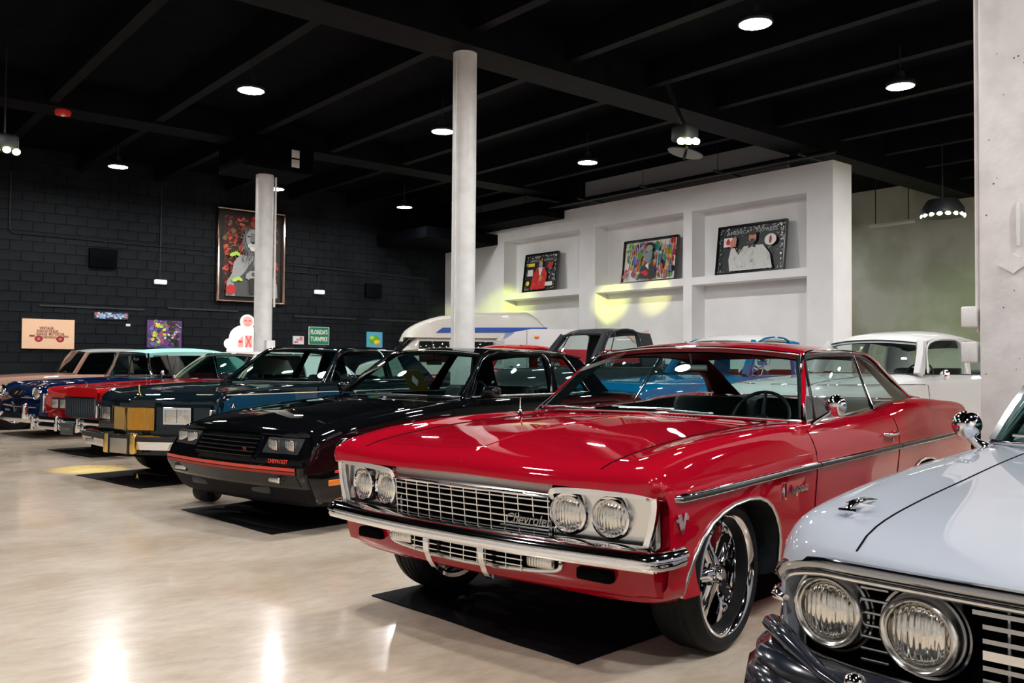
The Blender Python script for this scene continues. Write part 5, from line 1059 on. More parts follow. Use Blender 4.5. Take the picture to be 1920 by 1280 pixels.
    MBv=link('valance',vm,t)
    for sg in (-1,1):
        # side return of the valance
        g=[[(fx(.95,xo)+.0+dx,sg*(.955+.012*k),z) for k,dx in ((0,.10),(1,.17),(1,.22))] for z,xo in ((.470,.02),(.40,.035),(.33,.075))]
        MB().grid(np.array(g)).build('valance_return',RED,t,50)
        s=MB(); s.rbox((fx(.66,.020),sg*.665,.418),(.05,.165,.050),.012); s.build('brake_duct',BLACKM,t,50)
        s=MB(); s.tube([(fx(y,.01),sg*y,.468) for y in np.linspace(.50,.93,9)],.010,6).build('valance_trim',CHROME2,t,60)
    # lower grille insert
    out=[]
    for y,z in [(-.46,.478),(-.50,.462),(-.505,.430),(-.47,.408),(-.3,.393),(0,.383),(.3,.393),(.47,.408),(.505,.430),(.50,.462),(.46,.478)]: out.append((fx(y,-.002)+.02,y,z))
    lg=MB(); yy=np.linspace(-.49,.49,15); lg.grid(np.array([[(fx(y,.018),y,.476) for y in yy],[(fx(y,.018),y,.43) for y in yy],[(fx(y,.022),y,.392+.018*(abs(y)/.49)**2) for y in yy]])); lg.build('lower_grille_back',BLACKM,t,0)
    MB().tube(catmull(out,4),.011,8,sy=1).build('lower_grille_frame',CHROME2,t,60)
    for z in (.412,.436,.458):
        MB().sweep([(fx(y,.005),y,z) for y in np.linspace(-.33,.33,11)],[(-.008,-.0025),(.008,-.0025),(.008,.0025),(-.008,.0025)]).build('grille_bar',CHROME2,t,50)
    for y in np.linspace(-.32,.32,9): MB().tube([(fx(y,.004),y,.386),(fx(y,.004),y,.476)],.003,5).build('grille_upright',CHROME2,t,50)
    for sg in (-1,1):
        l=MB(); l.rbox((fx(.42,.008),sg*.415,.438),(.03,.14,.052),.014); l.build('parking_lamp',LENS,t,50)
        # bumper guards, blade shaped
        gy=sg*.165; gp=[(fx(gy,-.062),.500),(fx(gy,-.075),.47),(fx(gy,-.070),.42),(fx(gy,-.045),.37),(fx(gy,-.015),.335),(fx(gy,.0),.335),(fx(gy,-.01),.38),(fx(gy,-.02),.44),(fx(gy,-.02),.50)]
        MB().prism(gp,gy-.016,gy+.016).build('bumper_guard',CHROME,t,50)
    MB().tube([(fx(y,-.012),y,.470) for y in np.linspace(-.93,.93,25)],.011,6).build('bumper_lip',CHROME2,t,60)
    # ---- badges on the driver fender
    for sg in (-1,1):
        p,n=sf.sn(-.585,.655,sg); F=frame(p+n*.003,(-sg*-1*-1 if False else (1 if sg<0 else -1),0,0),(0,0,1))
        v=MB(); v.M=F; v.prism([(-.034,.030),(-.014,.030),(.0,-.006),(.014,.030),(.034,.030),(.010,-.034),(-.010,-.034)],-.001,.006,'z'); v.prism([(-.045,.012),(-.022,.026),(-.022,.004),(-.040,-.002)],0,.007,'z'); v.prism([(.045,.016),(.022,.030),(.022,.006),(.040,.0)],0,.007,'z'); v.tube([(0,-.03,.003),(0,-.048,.003)],.005,5)
        v.build('engine_badge',CHROME,t,30)
        p,n=sf.sn(.40,.668,sg); F=frame(p+n*.004,((1 if sg<0 else -1),0,0),(0,0,1))
        im=MB(); im.M=F; im.lathe([(.0,.004),(.016,.004),(.024,.0),(.024,-.003)],16,ax='z'); im.prism([(-.006,.040),(.006,.040),(.010,.0),(.006,-.040),(-.006,-.040),(-.010,0)],0,.007,'z'); im.build('fender_emblem',CHROME,t,40)
        p,n=sf.sn(.575,.662,sg); text('Impala',.062,.002,CHROME,t,frame(p+n*.004,((1 if sg<0 else -1),0,0),(0,0,1)),'fender_script',shear=.4,bold=.001,width=.245)
        # handle
        pts=[sf.side(x,.842,.0+o,sg) for x,o in ((1.97,.002),(1.98,.028),(2.02,.034),(2.12,.034),(2.16,.028),(2.17,.002))]
        MB().tube(pts,[.009,.010,.009,.009,.012,.012],8).build('door_handle',CHROME,P['door#%d'%(sg>0)],60)
        p=sf.side(2.13,.800,.002,sg); MB().lathe([(0,-.006),(.010,-.005),(.013,.0)],12,c=p).build('door_lock',CHROME,P['door#%d'%(sg>0)],60)
    # ---- greenhouse
    belt=[(.93,.885,.955),(1.3,.885,.962),(2.1,.875,.985),(2.5,.865,1.015),(3.05,.845,1.035),(3.6,.80,1.01)]
    rail=[(1.37,.70,1.315),(1.7,.705,1.338),(2.25,.70,1.342),(2.6,.695,1.315),(2.95,.715,1.19),(3.2,.78,1.04)]
    GH=dict(wb=(.945,.875,.965,.80,.985),wt=(1.375,.70,1.325,1.26,1.372),
        roof=[(1.65,.705,1.350,1.60,1.412),(2.1,.70,1.358,2.1,1.418),(2.5,.685,1.345,2.5,1.40)],rt=(2.72,.60,1.335,2.80,1.350),rb=(3.45,.64,1.01,3.62,1.0),
        belt=belt,rail=rail,side=[('vent_window',.97,1.40,1.10,1.41,'glass'),('side_window',1.11,1.425,2.11,2.24,'glass'),('quarter_window',2.13,2.27,3.04,3.10,'glass')],
        trims=[('window_trim',[(1.10,.89,.955),(1.40,.715,1.31)],.009,BLACKP),('window_post',[(2.115,.885,.98),(2.25,.715,1.33)],.011,CHROME),
               ('drip_rail',[(.93,.90,.955),(1.16,.80,1.14),(1.385,.715,1.325),(1.7,.72,1.352),(2.25,.715,1.354),(2.62,.71,1.325),(2.97,.73,1.195),(3.23,.80,1.04)],.0085,CHROME),
               ('window_seal',[(1.40,.700,1.305),(1.7,.70,1.325),(2.25,.695,1.33),(2.58,.69,1.30),(2.92,.705,1.18),(3.14,.76,1.05)],.022,BLACKP),
               ('window_trim',[(1.0,.895,.958),(1.5,.892,.965),(2.1,.882,.985)],.006,CHROME)],apw=.014)
    greenhouse(t,GH,RED,gl=glass('windshield_glass',(.70,.86,.84,1)))
    # sail panels: from drip rail back to the rear glass
    for sg in (-1,1):
        a=np.array([(2.45,.70,1.345),(2.66,.71,1.322),(2.99,.73,1.20),(3.26,.80,1.045),(3.42,.83,1.02)]); b=np.array([(2.70,.60,1.338),(2.92,.615,1.26),(3.22,.635,1.13),(3.46,.65,1.03),(3.62,.70,1.0)])
        m_=(a+b)/2+np.array([0,.025,.02]); Q=np.array([catmull(q,4) for q in (a,m_,b)]); Q=np.array([catmull(Q[:,j],3) for j in range(Q.shape[1])]); Q[:,:,1]*=sg
        MB().grid(Q).grid(Q-np.array([0,sg*.02,.02]),1).build('sail_panel',[RED,DARKINT],t,50,recalc=False)
    interior(t,.95,3.1,.80,.96,DARKINT)
    for sg in (-1,1):
        MB().sweep([(.99,sg*.855,.96),(1.19,sg*.768,1.15),(1.40,sg*.680,1.31)],[(-.012,-.03),(.012,-.03),(.012,.03),(-.012,.03)]).build('pillar_lining',DARKINT,t,50)
    # mirrors, wipers, antenna
    mi=MB(); mi.tube([(1.02,-.90,.945),(1.03,-.92,.965),(1.09,-.985,1.02)],[.022,.012,.008],8); o=mi.build('mirror_stalk',CHROME,t,60)
    mh=MB(); mh.M=Matrix.Translation((1.09,-1.0,1.048))@Matrix.Rotation(R(-14),4,'Z'); mh.lathe([(0,-.030),(.030,-.026),(.052,-.010),(.060,.010),(.058,.018),(0,.018)],24,ax='x'); mh.build('mirror_head',CHROME,o,50)
    for a,b,c in (((.885,.42,.985),(.87,.62,.992),(.90,.80,.985)),((.88,-.38,.985),(.845,-.05,1.002),(.84,.20,1.004))):
        MB().tube([a,b],[.010,.007],6).tube([(b[0],b[1],b[2]+.004),c],.006,6).tube([(b[0]-.0,b[1]-.12,b[2]+.006),(c[0],c[1]+.05,c[2]+.006)],.005,6).lathe([(0,.014),(.014,.012),(.018,0)],10,c=a,ax='z').build('wiper',CHROME2,t,60)
    vents=MB()
    for k in range(34): 
        y=-.42+.84*k/33; p=sf.top(.845,y,.0012); vents.rbox((p.x,p.y,p.z),(.016,.010,.002),.001,seg=1)
    vents.build('cowl_vent',BLACKM,t,0)
    MB().lathe([(.024,0),(.018,.012),(.008,.022),(.005,.06),(.0035,.115),(0,.12)],12,c=(.60,.77,.945),ax='z').build('antenna_base',CHROME,t,50)
    MB().rbox((1.38,0,1.245),(.02,.21,.055),.012).tube([(1.34,0,1.34),(1.37,0,1.26)],.006,6).build('rear_view_mirror',DCHROME,t,50)
    rb=MB(); yy=np.linspace(-.95,.95,15); rb.sweep([(4.60-.08*(y/.95)**2,y,.50) for y in yy],[(-.05,-.06),(.05,-.05),(.06,0),(.05,.05),(-.05,.06)]); rb.build('rear_bumper',CHROME,t,50)
    red_cal=mat('red_caliper',srgb(150,10,20),.4)
    wheel(t,-.02,-.805,.335,.335,.262,.225,'mag',caliper=red_cal); wheel(t,-.02,.805,.335,.335,.262,.225,'mag')
    wheel(t,2.92,-.80,.335,.335,.262,.225,'mag'); wheel(t,2.92,.80,.335,.335,.262,.225,'mag')
    return t,sf
red_car()
# ------------------------------------------------------------------ floor mats
MATM=noise_tint(mat('black_mat_rubber',(.004,.004,.005,1),.75,spec=.1),40,(.003,.003,.004,1),(.007,.007,.008,1))
for (x,y,rz,lab) in ((2.53,3.40,4.5,'black floor mat under the nose of the red hardtop'),(2.70,6.79,5.5,'black floor mat under the nose of the black coupe'),(2.62,9.76,9,'black floor mat under the nose of the teal coupe with gold grille'),(3.0,13.0,8,'black floor mat under the red luxury coupe'),(2.7,.6,6,'black floor mat under the pale grey-white hardtop')):
    m=MB(); n=8; top=[];bot=[]
    for j in range(n+1):
        yy=-.74+1.48*j/n; e=random.uniform(-.006,.006) if 0<j<n else 0
        top.append([(e,yy,.007),(2.4,yy,.006)]); 
    T=np.array(top); m.grid(T); B=T.copy(); B[:,:,2]=.001; m.grid(B); m.grid(np.array([T[:,0],B[:,0]])); m.grid(np.array([T[0],B[0]])); m.grid(np.array([T[-1],B[-1]])); m.grid(np.array([T[:,1],B[:,1]]))
    o=m.build('floor_mat',MATM,None,0,(x,y,0)); o.rotation_euler=(0,0,R(rz)); tag(o,lab,'mat','black mats under the noses of the cars')
# wheel dolly by the black coupe
t=thing('wheel_dolly','black rubber roller dolly standing on the floor at the passenger corner of the black coupe','dolly',(2.98,7.86,0),R(20))
MB().lathe([(0,-.10),(.085,-.10),(.10,-.085),(.105,0),(.10,.085),(.085,.10),(0,.10)],24,c=(0,0,.105)).build('roller',RUBBER,t,50)
MB().rbox((.0,0,.16),(.24,.25,.03),.01).rbox((0,-.115,.11),(.05,.02,.12),.006).rbox((0,.115,.11),(.05,.02,.12),.006).tube([(0,.12,.15),(.25,.12,.12)],.018,6).build('frame',BLACKP,t,50)
MB().lathe([(0,-.132),(.016,-.130),(.016,-.12)],8,c=(0,0,.105)).build('axle_bolt',CHROME2,t,50)
# ------------------------------------------------------------------ pictures and signs
PAL={}
def flat(name,c,rough=.5,coat=0):
    if name not in PAL: PAL[name]=mat('art_'+name,srgb(*c),rough,coat=coat)
    return PAL[name]
class Art:
    """flat picture: layers of print, each a hair above the last; local x to the right, y up, z out"""
    def __init__(s): s.mb=MB(); s.ms=[]; s.z=0
    def ly(s,m):
        s.z+=.00025
        if m not in s.ms: s.ms.append(m)
        return s.ms.index(m)
    def poly(s,pts,m): i=s.ly(m); s.mb.add([(x,y,s.z) for x,y in pts],[tuple(range(len(pts)))],i); return s
    def rect(s,x0,x1,y0,y1,m): return s.poly([(x0,y0),(x1,y0),(x1,y1),(x0,y1)],m)
    def oval(s,x,y,rx,ry,m,n=16,rot=0,jit=0):
        P=[]
        for k in range(n):
            a=2*PI*k/n; q=1+random.uniform(-jit,jit); u,v=rx*math.cos(a)*q,ry*math.sin(a)*q; P.append((x+u*math.cos(rot)-v*math.sin(rot),y+u*math.sin(rot)+v*math.cos(rot)))
        return s.poly(P,m)
    def blob(s,x0,x1,y0,y1,n,cols,r0,r1,jit=.35):
        for _ in range(n): s.oval(random.uniform(x0,x1),random.uniform(y0,y1),random.uniform(r0,r1),random.uniform(r0,r1),random.choice(cols),7,random.uniform(0,3),jit)
        return s
    def strokes(s,x0,x1,y0,y1,n,cols,L0,L1,w,va=PI/2,sp=.3):
        for _ in range(n):
            x,y=random.uniform(x0,x1),random.uniform(y0,y1); a=va+random.uniform(-sp,sp); l=random.uniform(L0,L1); dx,dy=math.cos(a)*l/2,math.sin(a)*l/2; nx,ny=-math.sin(a)*w/2,math.cos(a)*w/2
            P=[(x-dx-nx,y-dy-ny),(x+dx-nx,y+dy-ny),(x+dx+nx,y+dy+ny),(x-dx+nx,y-dy+ny)]
            s.poly([(min(max(p,x0),x1),min(max(q,y0),y1)) for p,q in P],random.choice(cols))
        return s
    def build(s,name,parent): return s.mb.build(name,s.ms,parent,0,recalc=False)
def put(t,M): t.matrix_basis=M
WHT=flat('white',(225,222,215)); BK=flat('black',(14,14,17)); REDA=flat('red',(196,34,34)); 
yb=Y1-.03
def wallframe(x,z,dy=.03): return Matrix.Translation((x,Y1-dy,z))@Matrix(((1,0,0,0),(0,0,-1,0),(0,1,0,0),(0,0,0,1)))
# lion picture: x 7.57..9.17, z 2.66..4.80
t=thing('lion_picture','tall framed picture of a lion in a pale suit on the black wall','picture'); put(t,wallframe(8.38,3.72))
w,h=1.60,2.12
MB().sweep([(-w/2,-h/2,.05),(w/2,-h/2,.05),(w/2,h/2,.05),(-w/2,h/2,.05)],[(-.045,-.04),(.045,-.04),(.05,.0),(.035,.035),(.0,.02),(-.035,.035),(-.05,0)],closed=True,up=(0,0,1)).build('frame',mat('rose_gold_frame',(.62,.43,.34,1),.14,1.),t,40)
MB().box(-w/2+.04,w/2-.04,-h/2+.04,h/2-.04,-.03,.02).build('backing_board',BK,t,0)
a=Art(); a.z=.022; a.rect(-.66,.66,-.94,.94,flat('rosedark',(60,14,16)))
a.blob(-.64,.64,-.9,.92,150,[flat('rose1',(190,40,36)),flat('rose2',(150,24,28)),flat('rose3',(214,84,60)),flat('leafy',(120,104,40))],.025,.075)
a.strokes(-.65,.65,-.92,.92,150,[flat('gold',(196,160,84)),flat('leafy',(120,104,40))],.05,.16,.009,1,1.5)
G1,G2,G3,G4,G5=[flat('g%d'%k,(k,k,k-2)) for k in (38,78,118,158,205)]
a.poly([(-.62,-.94),(-.60,-.62),(-.48,-.42),(-.44,-.16),(-.30,.02),(.30,.02),(.44,-.16),(.50,-.42),(.62,-.62),(.64,-.94)],G4)
a.poly([(-.40,-.94),(-.44,-.62),(-.2,-.40),(0,-.1),(.2,-.40),(.44,-.62),(.40,-.94)],G2)
for k in range(34):
    an=2*PI*k/34; a.poly([(.12*math.cos(an+.15),.36+.15*math.sin(an+.15)),(.33*math.cos(an)*(1+.12*(k%3)),.36+.46*math.sin(an)*(1+.08*(k%2))-(.16 if math.sin(an)<0 else 0)),(.12*math.cos(an-.15),.36+.15*math.sin(an-.15))],[G2,G3,G1][k%3])
a.oval(0,.34,.24,.32,G3); a.strokes(-.26,.26,-.30,.60,110,[G1,G2,G4,G3],.08,.26,.010,PI/2,.5)
a.oval(0,.40,.17,.23,G4); a.poly([(-.06,.54),(.06,.54),(.07,.33),(-.07,.33)],G3); a.oval(-.10,.46,.045,.018,BK); a.oval(.10,.46,.045,.018,BK); a.poly([(-.065,.35),(.065,.35),(0,.28)],BK); a.oval(-.055,.245,.075,.055,G5); a.oval(.055,.245,.075,.055,G5); a.oval(0,.175,.07,.05,WHT); a.rect(-.004,.004,.22,.30,BK)
a.oval(-.16,.62,.05,.05,G2); a.oval(.16,.62,.05,.05,G2)
a.oval(-.02,-.44,.16,.10,G4,rot=.4,jit=.1); a.oval(.14,-.46,.12,.08,G3,rot=-.4); a.poly([(-.08,-.52),(.06,-.50),(.08,-.86),(-.06,-.88)],G1); a.oval(.02,-.42,.05,.05,G2)
for x,y in ((-.42,.02),(-.36,-.56)): a.oval(x-.05,y,.09,.045,flat('lime',(176,214,84)),10,.4); a.oval(x+.05,y+.02,.08,.04,flat('lime',(176,214,84)),10,-.5)
a.oval(-.52,-.80,.12,.11,flat('rose1',(190,40,36)),12,0,.12)
a.build('print',t)
# car made of words, on peach ground: x 3.69..4.65, z 1.5..2.1
t=thing('word_car_picture','peach coloured picture of a car made of words with red wheels','picture'); put(t,wallframe(4.13,1.80))
MB().box(-.48,.48,-.30,.30,-.02,.03).build('canvas',flat('peach',(240,196,160)),t,0)
BR=flat('brown',(120,62,44)); a=Art(); a.z=.031
for cx in (-.18,.215): a.oval(cx,-.10,.075,.065,flat('maroon',(150,30,36)),20); a.oval(cx,-.10,.032,.028,flat('pinkish',(214,110,100)),14)
a.build('print',t)
for s_,x,y,sz,ww in (('VINTAGE',-.04,.115,.075,.26),('WORDS ON THE ROAD',-.02,.055,.07,.40),('GARAGE  MOTORCAR',.03,-.005,.085,.52),('MM',-.30,-.045,.06,.09),('DRIVING',.015,-.07,.07,.26),('RN',.32,-.05,.06,.09)): text(s_,sz,.001,BR,t,Matrix.Translation((x,y,.032)),bold=.002,width=ww)
# blue chrome-letter sign
t=thing('letter_sign','long narrow blue and silver lettered sign on the black wall','sign'); put(t,wallframe(5.32,2.22))
MB().box(-.34,.34,-.075,.075,-.02,.02).build('panel',flat('darkblue',(34,52,84)),t,0)
a=Art(); a.z=.021; a.blob(-.31,.31,-.05,.05,60,[flat('silverblue',(150,176,204)),flat('midblue',(90,130,180)),flat('pale',(205,214,224))],.012,.03)
a.blob(-.33,-.28,-.05,.05,6,[flat('rose3',(214,84,60))],.012,.02).blob(.28,.33,-.05,.05,6,[flat('pinkish',(214,110,100))],.012,.02); a.build('print',t)
text('SCHOOL OF ROD',.085,.004,flat('pale',(205,214,224)),t,Matrix.Translation((0,0,.024)),bold=.002,width=.58)
# small white label card
tag(MB().box(5.63,5.72,Y1-.02,Y1-.002,2.01,2.06).build('label_card',WHT,None,0),'tiny white label card on the black wall under the blue sign','card')
# graffiti picture
t=thing('graffiti_picture','purple graffiti picture with splashes of lime on the black wall','picture'); put(t,wallframe(6.43,1.86))
MB().box(-.37,.37,-.30,.30,-.02,.03).build('canvas',flat('purple',(96,56,120)),t,0)
a=Art(); a.z=.031; cc=[flat('violet',(130,80,160)),flat('midblue',(90,130,180)),flat('darkblue',(34,52,84)),flat('magenta',(180,60,120)),flat('g118',(118,118,116))]
a.blob(-.33,.33,-.26,.26,70,cc,.02,.07); a.blob(-.28,.0,-.24,.25,14,[flat('lime',(176,214,84)),flat('yellow',(236,214,60))],.02,.05); a.blob(.05,.30,-.25,.27,16,[BK,flat('g38',(38,38,36))],.03,.08); a.blob(.0,.3,-.2,.2,8,[REDA,WHT],.015,.035); a.strokes(-.36,.36,-.29,.29,40,cc+[WHT,BK],.04,.14,.01,1,2); a.build('print',t)
# white rounded cut-out sign with pink panels
t=thing('cutout_sign','white rounded cut-out sign with pink disc and red panel beside the left column','sign'); put(t,wallframe(8.28,1.90,.06))
a=MB(); P=[]
for k in range(20): an=PI*k/19; P.append((.36*math.cos(an)-.02,-.08+.30*math.sin(an)))
a.prism([(x,y) for x,y in P]+[(-.44,-.4),(.42,-.4)],-.056,.05,'z'); a.lathe([(0,0),(.165,0),(.165,.055),(0,.055)],28,c=(.02,.30,0),ax='z'); a.lathe([(0,0),(.12,0),(.12,.05),(0,.05)],20,c=(-.40,-.22,0),ax='z'); a.build('panel',mat('lit_white_acrylic',(.9,.85,.82,1),.4,emit=(1,.86,.82,1),es=.55),t,30)
PK=mat('pink_acrylic',(.75,.28,.24,1),.4,emit=(1,.36,.30,1),es=.35); RD2=mat('red_acrylic',(.6,.06,.06,1),.4,emit=(1,.12,.1,1),es=.3)
a=Art(); a.z=.057; a.oval(.02,.30,.125,.125,PK,24); a.oval(-.03,.32,.03,.02,RD2); a.oval(.07,.32,.03,.02,RD2); a.rect(-.03,.07,.225,.235,RD2)
a.poly([(-.22,-.30),(-.19,-.12),(-.08,-.02),(-.08,-.30)],PK); a.rect(-.05,.14,-.30,-.02,PK); a.poly([(-.03,-.30),(.02,-.16),(-.03,-.03),(.0,-.03),(.045,-.13),(.09,-.03),(.12,-.03),(.07,-.16),(.12,-.30),(.09,-.30),(.045,-.19),(.0,-.30)],RD2); a.rect(-.2,-.10,-.20,-.14,RD2); a.build('print',t)
# road sign
t=thing('road_sign',"green road sign reading FLORIDA'S TURNPIKE on the black wall",'sign'); put(t,wallframe(10.17,1.92))
GR=mat('sign_green',srgb(18,122,84),.4); MB().rbox((0,0,.0),(.56,.44,.02),.006).build('panel',WHT,t,50)
a=Art(); a.z=.011; a.poly([(.26*c_(q)*1+sx*.0,0) for q,c_,sx in ()] or [(-.265,-.19),(-.245,-.208),(.245,-.208),(.265,-.19),(.265,.19),(.245,.208),(-.245,.208),(-.265,.19)],GR); a.build('print',t)
text("FLORIDA'S",.15,.001,WHT,t,Matrix.Translation((0,.085,.013)),bold=.004,width=.46); text('TURNPIKE',.15,.001,WHT,t,Matrix.Translation((0,-.085,.013)),bold=.004,width=.46)
# two small pictures left and right of the road sign
t=thing('small_art','small red and white picture left of the green road sign','picture'); put(t,wallframe(9.62,1.80)); MB().box(-.14,.14,-.10,.10,-.02,.02).build('canvas',flat('pale',(205,214,224)),t,0); a=Art(); a.z=.021; a.blob(-.11,.11,-.07,.07,16,[REDA,flat('rose3',(214,84,60)),flat('pinkish',(214,110,100)),WHT],.015,.035); a.build('print',t)
t=thing('green_fruit_picture','small picture of green and yellow shapes near the camper van','picture'); put(t,wallframe(11.75,1.86)); MB().box(-.23,.23,-.2,.2,-.02,.02).build('canvas',flat('skyart',(90,170,200)),t,0); a=Art(); a.z=.021; a.oval(-.02,.0,.15,.10,flat('leaf',(96,170,40)),18,.4); a.oval(.06,-.06,.09,.06,flat('yellow',(236,214,60))); a.oval(-.08,.05,.07,.05,flat('lime',(176,214,84))); a.oval(.10,-.12,.05,.03,flat('orange',(224,130,40))); a.build('print',t)
# niche pictures lean in the upper niches: wall plane x=14, niche back 14.42
def nicheframe(y,zb,h,lean=.13): 
    # local x -> -Y, y up leaning, z out (-X)
    M_=Matrix(((0,0,-1,0),(-1,0,0,0),(0,1,0,0),(0,0,0,1))); return Matrix.Translation((XW+.18,y,zb+.0))@M_@Matrix.Rotation(-lean,4,'X')@Matrix.Translation((0,h/2+.02,0))
BKF=mat('black_gloss_frame',(.006,.006,.007,1),.25,coat=.6)
def framed(name,label,y,w,h,zb=3.02):
    t=thing(name,label,'picture'); put(t,nicheframe(y,zb,h)); MB().sweep([(-w/2,-h/2,.03),(w/2,-h/2,.03),(w/2,h/2,.03),(-w/2,h/2,.03)],[(-.02,-.035),(.02,-.035),(.02,.035),(-.02,.035)],closed=True,up=(0,0,1)).build('frame',BKF,t,40)
    MB().box(-w/2,w/2,-h/2,h/2,-.02,.015).build('backing_board',BK,t,0); return t
SIL=flat('glitter',(170,172,176),.25); SIL2=flat('glitter_dark',(70,74,80),.3); DK=flat('slate',(26,32,34))
def sparkle(a,w,h,n):
    a.blob(-w/2+.04,w/2-.04,h/2-.10,h/2-.04,n,[SIL,SIL2,WHT],.008,.022); a.blob(-w/2+.04,w/2-.04,-h/2+.04,-h/2+.09,n//2,[SIL,SIL2],.008,.02); a.blob(-w/2+.04,-w/2+.10,-h/2+.04,h/2-.04,n//2,[SIL,SIL2],.008,.022); a.blob(w/2-.10,w/2-.04,-h/2+.04,h/2-.04,n//2,[SIL,SIL2,WHT],.008,.022)
w,h=1.52,.94; t=framed('card_picture','black glitter charge card picture with figure in white jacket, right niche',9.93,w,h)
a=Art(); a.z=.016; a.rect(-w/2+.03,w/2-.03,-h/2+.03,h/2-.03,DK); sparkle(a,w,h,70); a.blob(-.6,.65,-.38,.3,60,[SIL2,SIL,WHT],.004,.010)
a.rect(-.60,-.40,.06,.24,WHT); a.oval(-.50,.15,.05,.07,REDA,8,0,.2); a.oval(.46,.12,.13,.11,WHT); a.oval(.46,.12,.03,.08,flat('maroon',(150,30,36)))
SU=flat('suit',(196,196,192)); a.poly([(-.42,-.43),(-.46,-.20),(-.42,.02),(-.34,.03),(-.24,-.12),(-.12,.04),(.30,.04),(.46,-.14),(.54,-.43)],SU); a.poly([(-.44,.03),(-.45,.16),(-.34,.26),(-.30,.20),(-.32,.06)],flat('skin',(196,124,104))); a.oval(.06,.20,.085,.115,flat('skin',(196,124,104)),18); a.oval(.06,.135,.06,.045,flat('beard',(60,36,28))); a.oval(.06,.29,.09,.045,flat('hair',(48,20,22))); a.poly([(-.02,.06),(.06,.03),(.14,.06),(.14,-.01),(.06,.02),(-.02,-.01)],BK)
a.strokes(-.4,.5,-.40,.0,60,[SIL,flat('g158',(158,158,156)),WHT],.03,.10,.008,1.3,.8); a.build('print',t)
text('AMERICAN EXPRESS',.10,.001,SIL,t,Matrix.Translation((.0,.335,.034)),bold=.002,width=1.15); text('000 036838 031',.085,.001,DK,t,Matrix.Translation((.04,-.13,.0345)),width=.95)
w,h=1.50,.92; t=framed('splash_picture','bright multicoloured splash picture with grey bust, middle niche',12.48,w,h)
a=Art(); a.z=.016; a.rect(-w/2+.03,w/2-.03,-h/2+.03,h/2-.03,WHT); CC=[flat('yellow',(236,214,60)),REDA,flat('leaf',(96,170,40)),flat('midblue',(90,130,180)),flat('orange',(224,130,40)),flat('violet',(130,80,160)),flat('teala',(40,130,130)),BK,flat('pinkish',(214,110,100))]
a.blob(-.67,.67,-.38,.38,130,CC,.03,.10); a.strokes(-.68,.68,-.40,.40,160,CC+[WHT,BK,WHT],.08,.30,.012,PI/2,.25)
a.poly([(-.22,-.40),(-.16,-.14),(-.02,-.06),(.02,-.20),(.10,-.04),(.20,-.18),(.26,-.40)],G1); a.poly([(-.06,-.12),(.03,-.06),(.05,-.22)],WHT); a.oval(.0,.14,.12,.20,flat('g118b',(128,140,142)),18); a.poly([(-.12,.26),(-.17,.10),(-.10,.08)],flat('g118b',(128,140,142))); a.oval(.03,.28,.13,.10,BK); a.oval(.02,.25,.10,.07,flat('g158',(158,158,156))); a.oval(-.05,.17,.03,.015,BK); a.poly([(-.22,-.26),(.0,-.34),(.0,-.22)],REDA); a.oval(-.02,-.30,.06,.05,REDA); a.build('print',t)
w,h=1.18,.93; t=framed('red_robe_picture','black glitter card picture with red robed figure, left niche',15.98,w,h)
a=Art(); a.z=.016; a.rect(-w/2+.03,w/2-.03,-h/2+.03,h/2-.03,DK); sparkle(a,w,h,60); a.rect(-.46,-.22,.16,.24,flat('yellow',(236,214,60))); a.rect(-.46,-.26,-.08,.08,WHT); a.oval(-.42,-.26,.06,.06,flat('yellow',(236,214,60))); a.blob(.24,.48,.12,.22,10,[REDA],.03,.05); a.blob(.2,.5,-.2,.1,20,[SIL2,SIL,WHT],.006,.02)
a.poly([(-.30,-.42),(-.24,-.02),(-.10,.12),(.16,.12),(.28,-.06),(.24,-.42)],REDA); a.poly([(-.06,.12),(.10,.12),(.02,-.20)],WHT); a.oval(.02,.20,.07,.10,G4); a.blob(-.05,.09,.26,.36,8,[flat('gold',(196,160,84)),flat('hair',(48,20,22))],.03,.05); a.rect(.0,.10,-.22,-.10,flat('gold',(196,160,84))); a.blob(-.26,.24,-.4,.05,24,[flat('rose2',(150,24,28)),flat('rose3',(214,84,60))],.01,.03); a.rect(.24,.50,-.36,-.26,WHT); a.build('print',t)
text('AMERICAN EXPRESS',.075,.001,SIL,t,Matrix.Translation((.0,.30,.034)),bold=.001,width=.86)
# ------------------------------------------------------------------ wall fittings
def wb_(x0,x1,z0,z1,m_,name,label,cat,d=.12): return tag(MB().rbox(((x0+x1)/2,Y1-d/2-.005,(z0+z1)/2),(x1-x0,d,z1-z0),.008).build(name,CEILM,None,50),label,cat)
wb_(4.86,5.40,3.22,3.62,BLACKP,'wall_box','black square box on the black wall left of the lion picture','box')
wb_(11.45,11.9,2.95,3.3,BLACKP,'wall_box','dim black box on the black wall right of the lion picture','box')
LW=mat('white_lamp_body',(.8,.8,.78,1),.4,emit=(1,1,1,1),es=.25)
for x,l in ((6.32,'small white wall lamp left of the lion picture'),(10.15,'small white wall lamp right of the lion picture')):
    t=thing('emergency_lamp',l,'lamp',(x,Y1,3.0)); MB().rbox((0,-.07,0),(.26,.10,.10),.02).build('housing',LW,t,50); MB().tube([(0,-.025,.05),(0,-.025,.80 if x<8 else .42)],.012,6).build('cable',BLACKP,t,50)
cd=MB(); cd.tube([(3.4,Y1-.045,5.0),(3.4,Y1-.045,3.86),(3.45,Y1-.045,3.80),(7.5,Y1-.045,3.78)],.018,6).tube([(6.32,Y1-.045,5.1),(6.32,Y1-.045,3.78)],.015,6).tube([(9.25,Y1-.045,3.62),(13.4,Y1-.045,3.55)],.018,6).tube([(9.25,Y1-.045,3.45),(10.1,Y1-.045,3.45),(10.15,Y1-.045,3.40)],.015,6)
